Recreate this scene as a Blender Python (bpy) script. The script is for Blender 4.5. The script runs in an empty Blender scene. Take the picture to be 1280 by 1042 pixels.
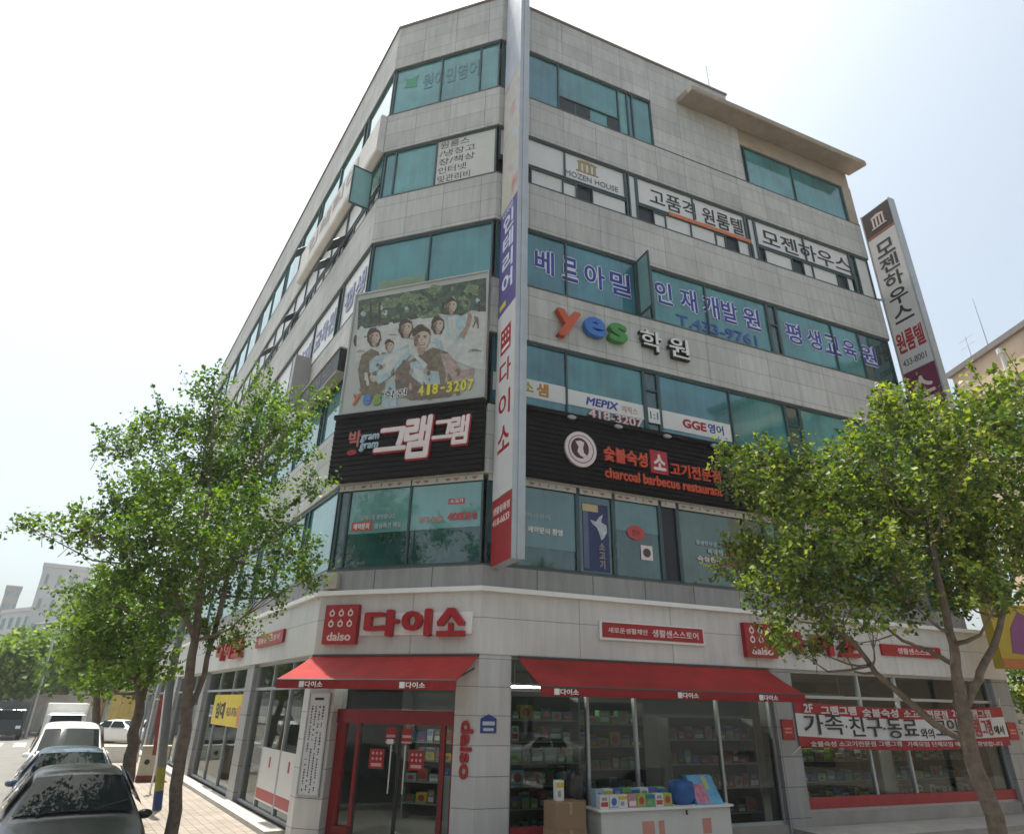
import bpy, bmesh, math, random
import numpy as np
from mathutils import Vector, Matrix, noise as mnoise

random.seed(7)
rng = np.random.default_rng(7)
R = math.radians
scene = bpy.context.scene
COL = scene.collection

# ------------------------------------------------------------------ camera
CAMH = 2.62
FPX, PITCH, ROLL = 799.38, 0.425074, 0.0190235
cp, sp, cr, sr = math.cos(PITCH), math.sin(PITCH), math.cos(ROLL), math.sin(ROLL)
FW = Vector((0, cp, sp))
_up, _rt = Vector((0, -sp, cp)), Vector((1, 0, 0))
RT = cr * _rt + sr * _up
UP = -sr * _rt + cr * _up
camd = bpy.data.cameras.new('camera')
cam = bpy.data.objects.new('camera', camd)
COL.objects.link(cam)
m = Matrix.Identity(4)
for i in range(3):
    m[i][0], m[i][1], m[i][2] = RT[i], UP[i], -FW[i]
m[2][3] = CAMH
cam.matrix_world = m
camd.sensor_fit = 'HORIZONTAL'
camd.sensor_width = 36
camd.lens = FPX / 1280 * 36
camd.clip_end = 2000
scene.camera = cam

# ------------------------------------------------------------------ light
SUN_AZ = Vector((-0.61, 0.79)).normalized()
SUN_EL = R(73)
sund = bpy.data.lights.new('sun', 'SUN')
sund.energy = 4.8
sund.angle = R(0.6)
sund.color = (1.0, 0.95, 0.87)
sun = bpy.data.objects.new('sun', sund)
COL.objects.link(sun)
sdir = Vector((SUN_AZ.x * math.cos(SUN_EL), SUN_AZ.y * math.cos(SUN_EL), math.sin(SUN_EL)))
sun.rotation_euler = (-sdir).to_track_quat('-Z', 'Y').to_euler()
sun.location = sdir * 60
world = bpy.data.worlds.new('World')
scene.world = world
world.use_nodes = True
wn = world.node_tree
bg = wn.nodes['Background']
sky = wn.nodes.new('ShaderNodeTexSky')
sky.sky_type = 'NISHITA'
sky.sun_disc = False
sky.sun_elevation = SUN_EL
sky.sun_rotation = math.atan2(SUN_AZ.x, SUN_AZ.y)
sky.air_density = 1.0
sky.dust_density = 5.0
sky.ozone_density = 1.0
hs = wn.nodes.new('ShaderNodeHueSaturation')
hs.inputs['Saturation'].default_value = 0.54
wn.links.new(sky.outputs[0], hs.inputs['Color'])
tintn = wn.nodes.new('ShaderNodeMixRGB')
tintn.blend_type = 'MULTIPLY'
tintn.inputs[0].default_value = 1.0
tintn.inputs[2].default_value = (0.93, 1.0, 0.985, 1)
wn.links.new(hs.outputs[0], tintn.inputs[1])
wn.links.new(tintn.outputs[0], bg.inputs['Color'])
bg.inputs['Strength'].default_value = 0.15
scene.view_settings.view_transform = 'Standard'
scene.view_settings.look = 'None'
scene.view_settings.exposure = 0.62
scene.view_settings.gamma = 1.0
scene.cycles.max_bounces = 8
scene.cycles.transparent_max_bounces = 16
scene.cycles.caustics_reflective = False
scene.cycles.caustics_refractive = False

# ------------------------------------------------------------------ frames: the three street fronts of the corner building
class Frame:
    def __init__(s, P, d, n):
        s.P, s.d, s.n = Vector((P[0], P[1], 0)), Vector((d[0], d[1], 0)).normalized(), Vector((n[0], n[1], 0)).normalized()
    def pt(s, a, o, z):
        v = s.P + s.d * a + s.n * o
        return Vector((v.x, v.y, z))
    @property
    def mir(s):
        return s.d.x * s.n.y - s.d.y * s.n.x > 0
    def ang(s):
        return math.atan2(s.d.y, s.d.x)
PA = (-0.576542, 13.976137)
PB = (-4.262712, 15.162701)
dRv = (math.cos(0.396895), math.sin(0.396895))
dLv = (math.cos(2.1484514), math.sin(2.1484514))
WC = math.hypot(PA[0] - PB[0], PA[1] - PB[1])
dCv = ((PA[0] - PB[0]) / WC, (PA[1] - PB[1]) / WC)
FR = Frame(PA, dRv, (dRv[1], -dRv[0]))
FC = Frame(PB, dCv, (dCv[1], -dCv[0]))
FL = Frame(PB, dLv, (-dLv[1], dLv[0]))
FLT = Frame(PB, (-dLv[0], -dLv[1]), (-dLv[1], dLv[0]))      # the left front read left to right
FRM = {'R': FR, 'C': FC, 'L': FL}
LR, LL = 15.5, 31.0
LRG = 16.7

def ray(x, y):
    return FW * FPX + RT * (x - 640) + UP * (521 - y)
def UV(f, x, y, off=0.0):
    """photograph pixel measured onto a front: (distance along it, height)"""
    fr = FRM[f]
    P = fr.P + fr.n * off
    r = ray(x, y)
    t = P.dot(fr.n) / (r.x * fr.n.x + r.y * fr.n.y)
    X = r * t
    return (Vector((X.x, X.y, 0)) - P).dot(fr.d), X.z + CAMH
def SX(f, x, z, off=0.0):
    """distance along a front of the column x at height z"""
    fr = FRM[f]
    X0 = fr.pt(0, off, z - CAMH)
    k = x - 640
    return (FPX * X0.dot(RT) - k * X0.dot(FW)) / (k * fr.d.dot(FW) - FPX * fr.d.dot(RT))
def at(x, y, dist):
    r = ray(x, y)
    return r * (dist / math.hypot(r.x, r.y)) + Vector((0, 0, CAMH))

# ------------------------------------------------------------------ object helpers
WL = {}
class MB:
    """collects faces with uv and material slots; build() links them as one mesh object"""
    def __init__(s):
        s.v, s.f, s.uv, s.mi = [], [], [], []
    def face(s, pts, uv=None, mi=0):
        b = len(s.v)
        s.v.extend([Vector(p) for p in pts])
        s.f.append(list(range(b, b + len(pts))))
        s.uv.append(uv if uv else [(p[0], p[2]) for p in pts])
        s.mi.append(mi)
    def ff(s, fr, pts, uv=None, mi=0):
        if fr.mir:
            pts = pts[::-1]
            uv = uv[::-1] if uv else None
        s.face(pts, uv, mi)
    def box(s, fr, a0, a1, o0, o1, z0, z1, mi=0, skip=''):
        P = fr.pt
        if 'f' not in skip: s.ff(fr, [P(a0, o1, z0), P(a1, o1, z0), P(a1, o1, z1), P(a0, o1, z1)], [(a0, z0), (a1, z0), (a1, z1), (a0, z1)], mi)
        if 'b' not in skip: s.ff(fr, [P(a1, o0, z0), P(a0, o0, z0), P(a0, o0, z1), P(a1, o0, z1)], [(a1, z0), (a0, z0), (a0, z1), (a1, z1)], mi)
        s.ff(fr, [P(a0, o0, z0), P(a0, o1, z0), P(a0, o1, z1), P(a0, o0, z1)], [(o0, z0), (o1, z0), (o1, z1), (o0, z1)], mi)
        s.ff(fr, [P(a1, o1, z0), P(a1, o0, z0), P(a1, o0, z1), P(a1, o1, z1)], [(o1, z0), (o0, z0), (o0, z1), (o1, z1)], mi)
        s.ff(fr, [P(a0, o1, z1), P(a1, o1, z1), P(a1, o0, z1), P(a0, o0, z1)], [(a0, o1), (a1, o1), (a1, o0), (a0, o0)], mi)
        s.ff(fr, [P(a0, o0, z0), P(a1, o0, z0), P(a1, o1, z0), P(a0, o1, z0)], [(a0, o0), (a1, o0), (a1, o1), (a0, o1)], mi)
    def abox(s, c, d, mi=0):
        fr = Frame((0, 0), (1, 0), (0, -1))
        s.box(fr, c[0] - d[0] / 2, c[0] + d[0] / 2, -c[1] - d[1] / 2, -c[1] + d[1] / 2, c[2] - d[2] / 2, c[2] + d[2] / 2, mi)
    def poly(s, fr, pts, o, mi=0):
        s.ff(fr, [fr.pt(a, o, z) for a, z in pts], [tuple(p) for p in pts], mi)
    def prism(s, fr, pts, o0, o1, mi=0):
        """outline (a, z), counter-clockwise seen from outside, given real thickness"""
        s.poly(fr, pts, o1, mi)
        s.ff(fr, [fr.pt(a, o0, z) for a, z in reversed(pts)], [tuple(p) for p in reversed(pts)], mi)
        n = len(pts)
        for i in range(n):
            (a, z), (b, y) = pts[i], pts[(i + 1) % n]
            s.ff(fr, [fr.pt(a, o0, z), fr.pt(b, o0, y), fr.pt(b, o1, y), fr.pt(a, o1, z)], None, mi)
    def disc(s, fr, ca, cz, ra, rz, o0, o1, mi=0, n=24):
        s.prism(fr, [(ca + ra * math.cos(2 * math.pi * i / n), cz + rz * math.sin(2 * math.pi * i / n)) for i in range(n)], o0, o1, mi)
    def tube(s, pts, rad, n=8, mi=0, cap=True):
        pts = [Vector(p) for p in pts]
        if not hasattr(rad, '__len__'): rad = [rad] * len(pts)
        prev, rings, L = None, [], 0
        x = None
        for i, p in enumerate(pts):
            t = (pts[min(i + 1, len(pts) - 1)] - pts[max(i - 1, 0)]).normalized()
            if x is None:
                x = t.orthogonal().normalized()
            else:
                x = (x - t * x.dot(t)).normalized()
            y = t.cross(x)
            b = len(s.v)
            for k in range(n):
                a = 2 * math.pi * k / n
                s.v.append(p + (x * math.cos(a) + y * math.sin(a)) * rad[i])
            if i: L += (p - pts[i - 1]).length
            rings.append((b, L))
        for (b0, l0), (b1, l1) in zip(rings, rings[1:]):
            for k in range(n):
                k2 = (k + 1) % n
                s.f.append([b0 + k, b0 + k2, b1 + k2, b1 + k])
                s.uv.append([(k / n, l0), ((k + 1) / n, l0), ((k + 1) / n, l1), (k / n, l1)])
                s.mi.append(mi)
        if cap:
            for b, rev in ((rings[0][0], True), (rings[-1][0], False)):
                idx = list(range(b, b + n))
                s.f.append(idx[::-1] if rev else idx)
                s.uv.append([(0, 0)] * n)
                s.mi.append(mi)
    def build(s, name, mats, parent=None, smooth=False, loc=None, attr=None):
        if not isinstance(mats, (list, tuple)): mats = [mats]
        if parent is not None: off = WL[parent]
        elif loc is not None: off = Vector(loc)
        else:
            arr = np.array([tuple(v) for v in s.v])
            lo, hi = arr.min(0), arr.max(0)
            off = Vector(((lo[0] + hi[0]) / 2, (lo[1] + hi[1]) / 2, lo[2]))
        me = bpy.data.meshes.new(name)
        me.from_pydata([tuple(v - off) for v in s.v], [], s.f)
        for mt in mats: me.materials.append(mt)
        me.polygons.foreach_set('material_index', s.mi)
        ul = me.uv_layers.new(name='UVMap')
        flat = [c for f in s.uv for p in f for c in p]
        ul.data.foreach_set('uv', flat)
        if smooth: me.polygons.foreach_set('use_smooth', [True] * len(me.polygons))
        me.update()
        o = bpy.data.objects.new(name, me)
        COL.objects.link(o)
        if parent is not None:
            o.parent = parent
            WL[o] = off
        else:
            o.location = off
            WL[o] = off
        return o
def tag(o, label=None, cat=None, group=None, kind=None):
    if label: o['label'] = label
    if cat: o['category'] = cat
    if group: o['group'] = group
    if kind: o['kind'] = kind
    return o
def thing(name, label, cat, loc=(0, 0, 0), group=None):
    o = bpy.data.objects.new(name, None)
    o.empty_display_size = 0.3
    COL.objects.link(o)
    o.location = loc
    WL[o] = Vector(loc)
    return tag(o, label, cat, group)
def copy_tree(o, parent=None):
    c = o.copy()
    COL.objects.link(c)
    if parent is not None: c.parent = parent
    for ch in list(o.children): copy_tree(ch, c)
    return c

# ------------------------------------------------------------------ materials
MATS = {}
def nodes_of(name):
    mt = bpy.data.materials.new(name)
    mt.use_nodes = True
    nt = mt.node_tree
    return mt, nt, nt.nodes['Principled BSDF']
def mat(name, col, rough=0.6, var=0.12, scale=2.5, bump=0.0, metal=0.0, spec=0.4, coat=0.0, detail=5, emit=None, bscale=None):
    if name in MATS: return MATS[name]
    mt, nt, b = nodes_of(name)
    L = nt.links.new
    b.inputs['Roughness'].default_value = rough
    b.inputs['Metallic'].default_value = metal
    b.inputs['Specular IOR Level'].default_value = spec
    b.inputs['Coat Weight'].default_value = coat
    b.inputs['Coat Roughness'].default_value = 0.06
    tc = nt.nodes.new('ShaderNodeTexCoord')
    nz = nt.nodes.new('ShaderNodeTexNoise')
    nz.inputs['Scale'].default_value = scale
    nz.inputs['Detail'].default_value = detail
    nz.inputs['Roughness'].default_value = 0.65
    L(tc.outputs['Object'], nz.inputs['Vector'])
    mr = nt.nodes.new('ShaderNodeMapRange')
    mr.inputs['From Min'].default_value, mr.inputs['From Max'].default_value = 0.25, 0.75
    mr.inputs['To Min'].default_value, mr.inputs['To Max'].default_value = 1 - var, 1 + var
    L(nz.outputs['Fac'], mr.inputs['Value'])
    vm = nt.nodes.new('ShaderNodeVectorMath')
    vm.operation = 'SCALE'
    vm.inputs[0].default_value = col
    L(mr.outputs[0], vm.inputs['Scale'])
    L(vm.outputs[0], b.inputs['Base Color'])
    if bump:
        n2 = nz
        if bscale:
            n2 = nt.nodes.new('ShaderNodeTexNoise')
            n2.inputs['Scale'].default_value = bscale
            n2.inputs['Detail'].default_value = 4
            L(tc.outputs['Object'], n2.inputs['Vector'])
        bp = nt.nodes.new('ShaderNodeBump')
        bp.inputs['Strength'].default_value = bump
        bp.inputs['Distance'].default_value = 0.02
        L(n2.outputs['Fac'], bp.inputs['Height'])
        L(bp.outputs[0], b.inputs['Normal'])
    if emit:
        b.inputs['Emission Color'].default_value = (*emit[0], 1)
        b.inputs['Emission Strength'].default_value = emit[1]
    MATS[name] = mt
    return mt
def panel_mat(name, c1, c2, joint, bw, rh, mort=0.012, rough=0.7, stain=0.35, off=0.0, spec=0.3, zoff=0.0, bumpd=0.01):
    """cladding panels laid out in metres through the uv map, with weather streaks"""
    mt, nt, b = nodes_of(name)
    L = nt.links.new
    N = nt.nodes.new
    uv = N('ShaderNodeUVMap')
    mp = N('ShaderNodeMapping')
    mp.inputs['Location'].default_value = (0.13, zoff, 0)
    L(uv.outputs[0], mp.inputs['Vector'])
    br = N('ShaderNodeTexBrick')
    br.offset = off
    br.inputs['Scale'].default_value = 1
    br.inputs['Color1'].default_value = (*c1, 1)
    br.inputs['Color2'].default_value = (*c2, 1)
    br.inputs['Mortar'].default_value = (*joint, 1)
    br.inputs['Mortar Size'].default_value = mort
    br.inputs['Mortar Smooth'].default_value = 0.2
    br.inputs['Brick Width'].default_value = bw
    br.inputs['Row Height'].default_value = rh
    L(mp.outputs[0], br.inputs['Vector'])
    nz = N('ShaderNodeTexNoise')
    nz.inputs['Scale'].default_value = 60
    nz.inputs['Detail'].default_value = 3
    L(uv.outputs[0], nz.inputs['Vector'])
    m2 = N('ShaderNodeMapping')
    m2.inputs['Scale'].default_value = (5.0, 0.5, 1)
    L(uv.outputs[0], m2.inputs['Vector'])
    st = N('ShaderNodeTexNoise')
    st.inputs['Scale'].default_value = 1.0
    st.inputs['Detail'].default_value = 6
    st.inputs['Roughness'].default_value = 0.7
    L(m2.outputs[0], st.inputs['Vector'])
    big = N('ShaderNodeTexNoise')
    big.inputs['Scale'].default_value = 0.45
    big.inputs['Detail'].default_value = 4
    L(uv.outputs[0], big.inputs['Vector'])
    def rng_(src, lo, hi, a=0.3, c=0.7):
        r = N('ShaderNodeMapRange')
        r.inputs['From Min'].default_value, r.inputs['From Max'].default_value = a, c
        r.inputs['To Min'].default_value, r.inputs['To Max'].default_value = lo, hi
        L(src, r.inputs['Value'])
        return r.outputs[0]
    def mul(a, c):
        r = N('ShaderNodeMath')
        r.operation = 'MULTIPLY'
        L(a, r.inputs[0]); L(c, r.inputs[1])
        return r.outputs[0]
    k = mul(mul(rng_(nz.outputs['Fac'], 0.94, 1.06), rng_(st.outputs['Fac'], 1 - stain, 1.06, 0.3, 0.6)), rng_(big.outputs['Fac'], 0.88, 1.08))
    vm = N('ShaderNodeVectorMath')
    vm.operation = 'SCALE'
    L(br.outputs['Color'], vm.inputs[0]); L(k, vm.inputs['Scale'])
    L(vm.outputs[0], b.inputs['Base Color'])
    b.inputs['Roughness'].default_value = rough
    b.inputs['Specular IOR Level'].default_value = spec
    inv = N('ShaderNodeMath')
    inv.operation = 'SUBTRACT'
    inv.inputs[0].default_value = 1
    L(br.outputs['Fac'], inv.inputs[1])
    bp = N('ShaderNodeBump')
    bp.inputs['Strength'].default_value = 0.6
    bp.inputs['Distance'].default_value = bumpd
    L(inv.outputs[0], bp.inputs['Height'])
    L(bp.outputs[0], b.inputs['Normal'])
    return mt
def glass_mat(name, tint, rough=0.04, var=0.34, wave=0.16, spec=0.9, ior=1.6):
    """coloured window glass: dark body colour under a sharp reflecting surface that waves a little"""
    mt, nt, b = nodes_of(name)
    L = nt.links.new
    N = nt.nodes.new
    tc = N('ShaderNodeTexCoord')
    nz = N('ShaderNodeTexNoise')
    nz.inputs['Scale'].default_value = 0.9
    nz.inputs['Detail'].default_value = 4
    L(tc.outputs['Object'], nz.inputs['Vector'])
    mp = N('ShaderNodeMapping')
    mp.inputs['Scale'].default_value = (9, 9, 0.25)
    L(tc.outputs['Object'], mp.inputs['Vector'])
    n2 = N('ShaderNodeTexNoise')
    n2.inputs['Scale'].default_value = 1
    n2.inputs['Detail'].default_value = 2
    L(mp.outputs[0], n2.inputs['Vector'])
    ad = N('ShaderNodeMath')
    ad.operation = 'MULTIPLY_ADD'
    L(n2.outputs['Fac'], ad.inputs[0])
    ad.inputs[1].default_value = 0.35
    L(nz.outputs['Fac'], ad.inputs[2])
    mr = N('ShaderNodeMapRange')
    mr.inputs['From Min'].default_value, mr.inputs['From Max'].default_value = 0.45, 0.9
    mr.inputs['To Min'].default_value, mr.inputs['To Max'].default_value = 1 - var, 1 + var
    L(ad.outputs[0], mr.inputs['Value'])
    vm = N('ShaderNodeVectorMath')
    vm.operation = 'SCALE'
    vm.inputs[0].default_value = tint
    L(mr.outputs[0], vm.inputs['Scale'])
    L(vm.outputs[0], b.inputs['Base Color'])
    b.inputs['Roughness'].default_value = rough
    b.inputs['Specular IOR Level'].default_value = spec
    b.inputs['IOR'].default_value = ior
    bp = N('ShaderNodeBump')
    bp.inputs['Strength'].default_value = wave
    bp.inputs['Distance'].default_value = 0.05
    n3 = N('ShaderNodeTexNoise')
    n3.inputs['Scale'].default_value = 0.7
    n3.inputs['Detail'].default_value = 1
    L(tc.outputs['Object'], n3.inputs['Vector'])
    L(n3.outputs['Fac'], bp.inputs['Height'])
    L(bp.outputs[0], b.inputs['Normal'])
    return mt
def clear_glass(name, tint=(0.56, 0.65, 0.61), ior=1.5):
    mt, nt, b = nodes_of(name)
    L = nt.links.new
    N = nt.nodes.new
    nt.nodes.remove(b)
    out = [n for n in nt.nodes if n.type == 'OUTPUT_MATERIAL'][0]
    tr = N('ShaderNodeBsdfTransparent')
    tr.inputs['Color'].default_value = (*tint, 1)
    gl = N('ShaderNodeBsdfGlossy')
    gl.inputs['Roughness'].default_value = 0.015
    gl.inputs['Color'].default_value = (0.9, 0.95, 0.93, 1)
    fr = N('ShaderNodeFresnel')
    fr.inputs['IOR'].default_value = ior
    mul = N('ShaderNodeMath')
    mul.operation = 'MULTIPLY_ADD'
    L(fr.outputs[0], mul.inputs[0])
    mul.inputs[1].default_value = 0.8
    mul.inputs[2].default_value = 0.0
    mx = N('ShaderNodeMixShader')
    L(mul.outputs[0], mx.inputs[0])
    L(tr.outputs[0], mx.inputs[1])
    L(gl.outputs[0], mx.inputs[2])
    L(mx.outputs[0], out.inputs['Surface'])
    return mt
def leaf_mat(name, c0, c1, c2, trans=0.35):
    mt, nt, b = nodes_of(name)
    L = nt.links.new
    N = nt.nodes.new
    out = [n for n in nt.nodes if n.type == 'OUTPUT_MATERIAL'][0]
    at_ = N('ShaderNodeAttribute')
    at_.attribute_name = 'rnd'
    cr_ = N('ShaderNodeValToRGB')
    e = cr_.color_ramp.elements
    e[0].position, e[0].color = 0.0, (*c0, 1)
    e[1].position, e[1].color = 1.0, (*c2, 1)
    x = e.new(0.5)
    x.color = (*c1, 1)
    L(at_.outputs['Fac'], cr_.inputs[0])
    L(cr_.outputs[0], b.inputs['Base Color'])
    b.inputs['Roughness'].default_value = 0.5
    b.inputs['Specular IOR Level'].default_value = 0.3
    tl = N('ShaderNodeBsdfTranslucent')
    br = N('ShaderNodeMixRGB')
    br.blend_type = 'MULTIPLY'
    br.inputs[0].default_value = 1
    br.inputs[2].default_value = (1.35, 1.5, 0.5, 1)
    L(cr_.outputs[0], br.inputs[1])
    L(br.outputs[0], tl.inputs['Color'])
    mx = N('ShaderNodeMixShader')
    mx.inputs[0].default_value = trans
    L(b.outputs[0], mx.inputs[1])
    L(tl.outputs[0], mx.inputs[2])
    L(mx.outputs[0], out.inputs['Surface'])
    return mt

M_STONE = panel_mat('stone_cladding', (0.545, 0.54, 0.505), (0.475, 0.47, 0.44), (0.28, 0.275, 0.26), 1.18, 0.605, 0.009, stain=0.17, zoff=-0.03)
M_STONE_D = panel_mat('stone_cladding_grey', (0.31, 0.305, 0.295), (0.27, 0.265, 0.258), (0.10, 0.10, 0.10), 1.42, 3.0, 0.012, stain=0.2, zoff=-1.0)
M_WHITEP = panel_mat('white_panel_cladding', (0.62, 0.60, 0.565), (0.585, 0.57, 0.54), (0.28, 0.27, 0.25), 2.45, 0.75, 0.008, rough=0.45, stain=0.1, zoff=0.18, bumpd=0.005)
M_PIER = panel_mat('white_pier_tile', (0.56, 0.55, 0.53), (0.53, 0.52, 0.50), (0.27, 0.27, 0.26), 1.3, 0.53, 0.009, rough=0.4, stain=0.1, zoff=0.2, bumpd=0.006)
M_PIERG = panel_mat('grey_pier_tile', (0.36, 0.36, 0.355), (0.32, 0.32, 0.315), (0.16, 0.16, 0.16), 1.3, 0.62, 0.01, rough=0.5, stain=0.15, zoff=0.2)
M_TRIM = mat('white_trim', (0.78, 0.77, 0.74), 0.45, 0.05)
M_GLASS = glass_mat('teal_glass', (0.042, 0.205, 0.205))
M_GLASS2 = glass_mat('teal_glass_pale', (0.07, 0.26, 0.25))
M_GLASSB = glass_mat('blue_teal_glass', (0.032, 0.17, 0.205))
M_GLASSD = glass_mat('dark_green_glass', (0.010, 0.062, 0.056), var=0.5)
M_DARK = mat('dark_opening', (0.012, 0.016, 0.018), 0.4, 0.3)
M_FRAME = mat('window_frame_metal', (0.055, 0.085, 0.09), 0.45, 0.15, metal=0.2)
M_WFILM = mat('white_window_film', (0.66, 0.66, 0.63), 0.35, 0.06, scale=1.2)
M_CLEAR = clear_glass('shop_glass')
M_RED = mat('red_paint', (0.34, 0.014, 0.018), 0.4, 0.1)
M_REDD = mat('dark_red_frame', (0.24, 0.012, 0.014), 0.35, 0.12)
M_WHITE = mat('white_plastic', (0.75, 0.745, 0.73), 0.4, 0.05)
M_STEEL = mat('brushed_steel', (0.62, 0.62, 0.61), 0.28, 0.08, metal=0.9)
M_ALU = mat('grey_aluminium', (0.42, 0.44, 0.45), 0.4, 0.1, metal=0.35)
M_BLACK = mat('black_paint', (0.018, 0.018, 0.018), 0.5, 0.2)
M_CONC = mat('concrete', (0.36, 0.34, 0.31), 0.8, 0.18, scale=1.5, bump=0.2, bscale=25)

# ------------------------------------------------------------------ text
FONT = None
def text(body, fr, a, z, w=None, h=None, o=0.01, ext=0.004, bold=0.0, m=None, parent=None, name='lettering', align='LEFT', space=1.0, lsp=1.0, shear=0.0, rot90=False, mi_only=False):
    cu = bpy.data.curves.new('tmp_text', 'FONT')
    cu.body = body
    cu.align_x = align
    cu.resolution_u = 3
    cu.shear = shear
    cu.space_character = space
    cu.space_line = lsp
    to = bpy.data.objects.new('tmp_text', cu)
    COL.objects.link(to)
    dg = bpy.context.evaluated_depsgraph_get()
    me = bpy.data.meshes.new_from_object(to.evaluated_get(dg))
    n = len(me.vertices)
    co = np.empty(n * 3)
    me.vertices.foreach_get('co', co)
    co = co.reshape(-1, 3)[:, :2]
    polys = [list(p.vertices) for p in me.polygons]
    bpy.data.objects.remove(to)
    bpy.data.curves.remove(cu)
    bpy.data.meshes.remove(me)
    if rot90:
        co = np.stack([co[:, 1], -co[:, 0]], 1)
    lo, hi = co.min(0), co.max(0)
    W_, H_ = hi[0] - lo[0], hi[1] - lo[1]
    B = bold * 2
    sc = [1, 1]
    if w and h: sc = [w / (W_ + B), h / (H_ + B)]
    elif w: sc = [w / (W_ + B)] * 2
    elif h: sc = [h / (H_ + B)] * 2
    # heavy letters are struck several times round a small circle, each strike a hair behind the last
    shots = [(0, 0)]
    if bold > 0: shots += [(bold * math.cos(k * math.pi / 4), bold * math.sin(k * math.pi / 4)) for k in range(8 if bold > .015 else 4)]
    b = MB()
    for p in polys:
        ar = sum(co[p[i]][0] * co[p[(i + 1) % len(p)]][1] - co[p[(i + 1) % len(p)]][0] * co[p[i]][1] for i in range(len(p)))
        if ar < 0: p.reverse()
    edges = {}
    for p in polys:
        for i in range(len(p)): edges[(p[i], p[(i + 1) % len(p)])] = 1
    rim = [e for e in edges if (e[1], e[0]) not in edges]
    for si, (dx_, dy_) in enumerate(shots):
        P = [(a + (c[0] - lo[0] + bold + dx_) * sc[0], z + (c[1] - lo[1] + bold + dy_) * sc[1]) for c in co]
        oo = o - si * .0005
        for p in polys: b.face([fr.pt(P[i][0], oo, P[i][1]) for i in p], [P[i] for i in p])
        for (i, j) in rim:
            b.face([fr.pt(*_a(P[i], o - ext - .0045)), fr.pt(*_a(P[j], o - ext - .0045)), fr.pt(*_a(P[j], oo)), fr.pt(*_a(P[i], oo))])
    return b.build(name, m, parent)
def _a(p, o): return (p[0], o, p[1])

# ================================================================== GROUND
ZP = 0.13
def panel_sheet(name, poly, z, mt, label=None, kind='structure', step=None):
    b = MB()
    b.face([(x, y, z) for x, y in poly], [(x, y) for x, y in poly])
    return tag(b.build(name, mt), label, None, None, kind)
M_ASPH = mat('asphalt', (0.17, 0.16, 0.145), 0.85, 0.22, scale=0.8, bump=0.35, bscale=90)
M_PAVE = panel_mat('pavement_blocks', (0.36, 0.31, 0.26), (0.31, 0.27, 0.225), (0.17, 0.15, 0.13), 0.4, 0.2, 0.008, rough=0.85, stain=0.25, off=0.5)
M_KERB = mat('kerb_stone', (0.42, 0.40, 0.37), 0.8, 0.15, scale=6)
M_PAINT = mat('road_paint', (0.74, 0.73, 0.70), 0.6, 0.12, scale=4)
M_YPAINT = mat('yellow_road_paint', (0.62, 0.42, 0.05), 0.6, 0.15, scale=4)
b = MB()
G = 400
b.face([(-G, -G, 0), (G, -G, 0), (G, G, 0), (-G, G, 0)])
tag(b.build('road', M_ASPH), None, None, None, 'structure')
KL, KR = 3.05, 8.2        # kerb distances from the left and right fronts
def xy(fr, a, o):
    v = fr.pt(a, o, 0)
    return (v.x, v.y)
def isect(f1, o1, f2, o2):
    p, q = f1.pt(0, o1, 0), f2.pt(0, o2, 0)
    A_ = np.array([[f1.d.x, -f2.d.x], [f1.d.y, -f2.d.y]])
    t = np.linalg.solve(A_, [q.x - p.x, q.y - p.y])
    return float(t[0]), float(t[1])
tLc, tRc = isect(FL, KL, FR, KR)
# rounded kerb corner
def corner(oL, oR, rad=4.5, n=8):
    tl, tr = isect(FL, oL, FR, oR)
    p1 = Vector(xy(FL, tl + rad, oL)); p2 = Vector(xy(FR, tr + rad, oR)); c = Vector(xy(FL, tl, oL))
    return [((1 - t) ** 2 * p1 + 2 * t * (1 - t) * c + t * t * p2) for t in [i / n for i in range(n + 1)]]
def ribbon(name, mt, outer, inner, z0, z1, kind='structure'):
    b = MB()
    for i in range(len(outer) - 1):
        a, c = outer[i], outer[i + 1]
        e, f = inner[i], inner[i + 1]
        b.face([(a[0], a[1], z1), (c[0], c[1], z1), (f[0], f[1], z1), (e[0], e[1], z1)])
        b.face([(a[0], a[1], z0), (c[0], c[1], z0), (c[0], c[1], z1), (a[0], a[1], z1)])
    return tag(b.build(name, mt), None, None, None, kind)
ends = lambda oL, oR: [Vector(xy(FL, 120, oL)), Vector(xy(FL, 30, oL))] + corner(oL, oR) + [Vector(xy(FR, 40, oR)), Vector(xy(FR, 110, oR))]
K0 = ends(KL + 0.16, KR + 0.16)
K1 = ends(KL, KR)
ribbon('kerb', M_KERB, K0, K1, 0.0, ZP + 0.005)
bb = MB()
poly = [tuple(v) for v in K1] + [xy(FR, 110, -40), xy(FL, 120, -60)]
uvp = [((Vector(p) - Vector(xy(FL, 0, 0))).dot(Vector(dLv)), (Vector(p) - Vector(xy(FL, 0, 0))).dot(Vector((-dLv[1], dLv[0])))) for p in poly]
bb.face([(p[0], p[1], ZP) for p in poly], uvp)
tag(bb.build('pavement', M_PAVE), None, None, None, 'structure')
# opposite pavement of the left street
bb = MB()
bb.box(FL, -60, 160, 19.0, 30, 0, 0.14)
tag(bb.build('far_pavement', M_PAVE), None, None, None, 'structure')
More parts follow.
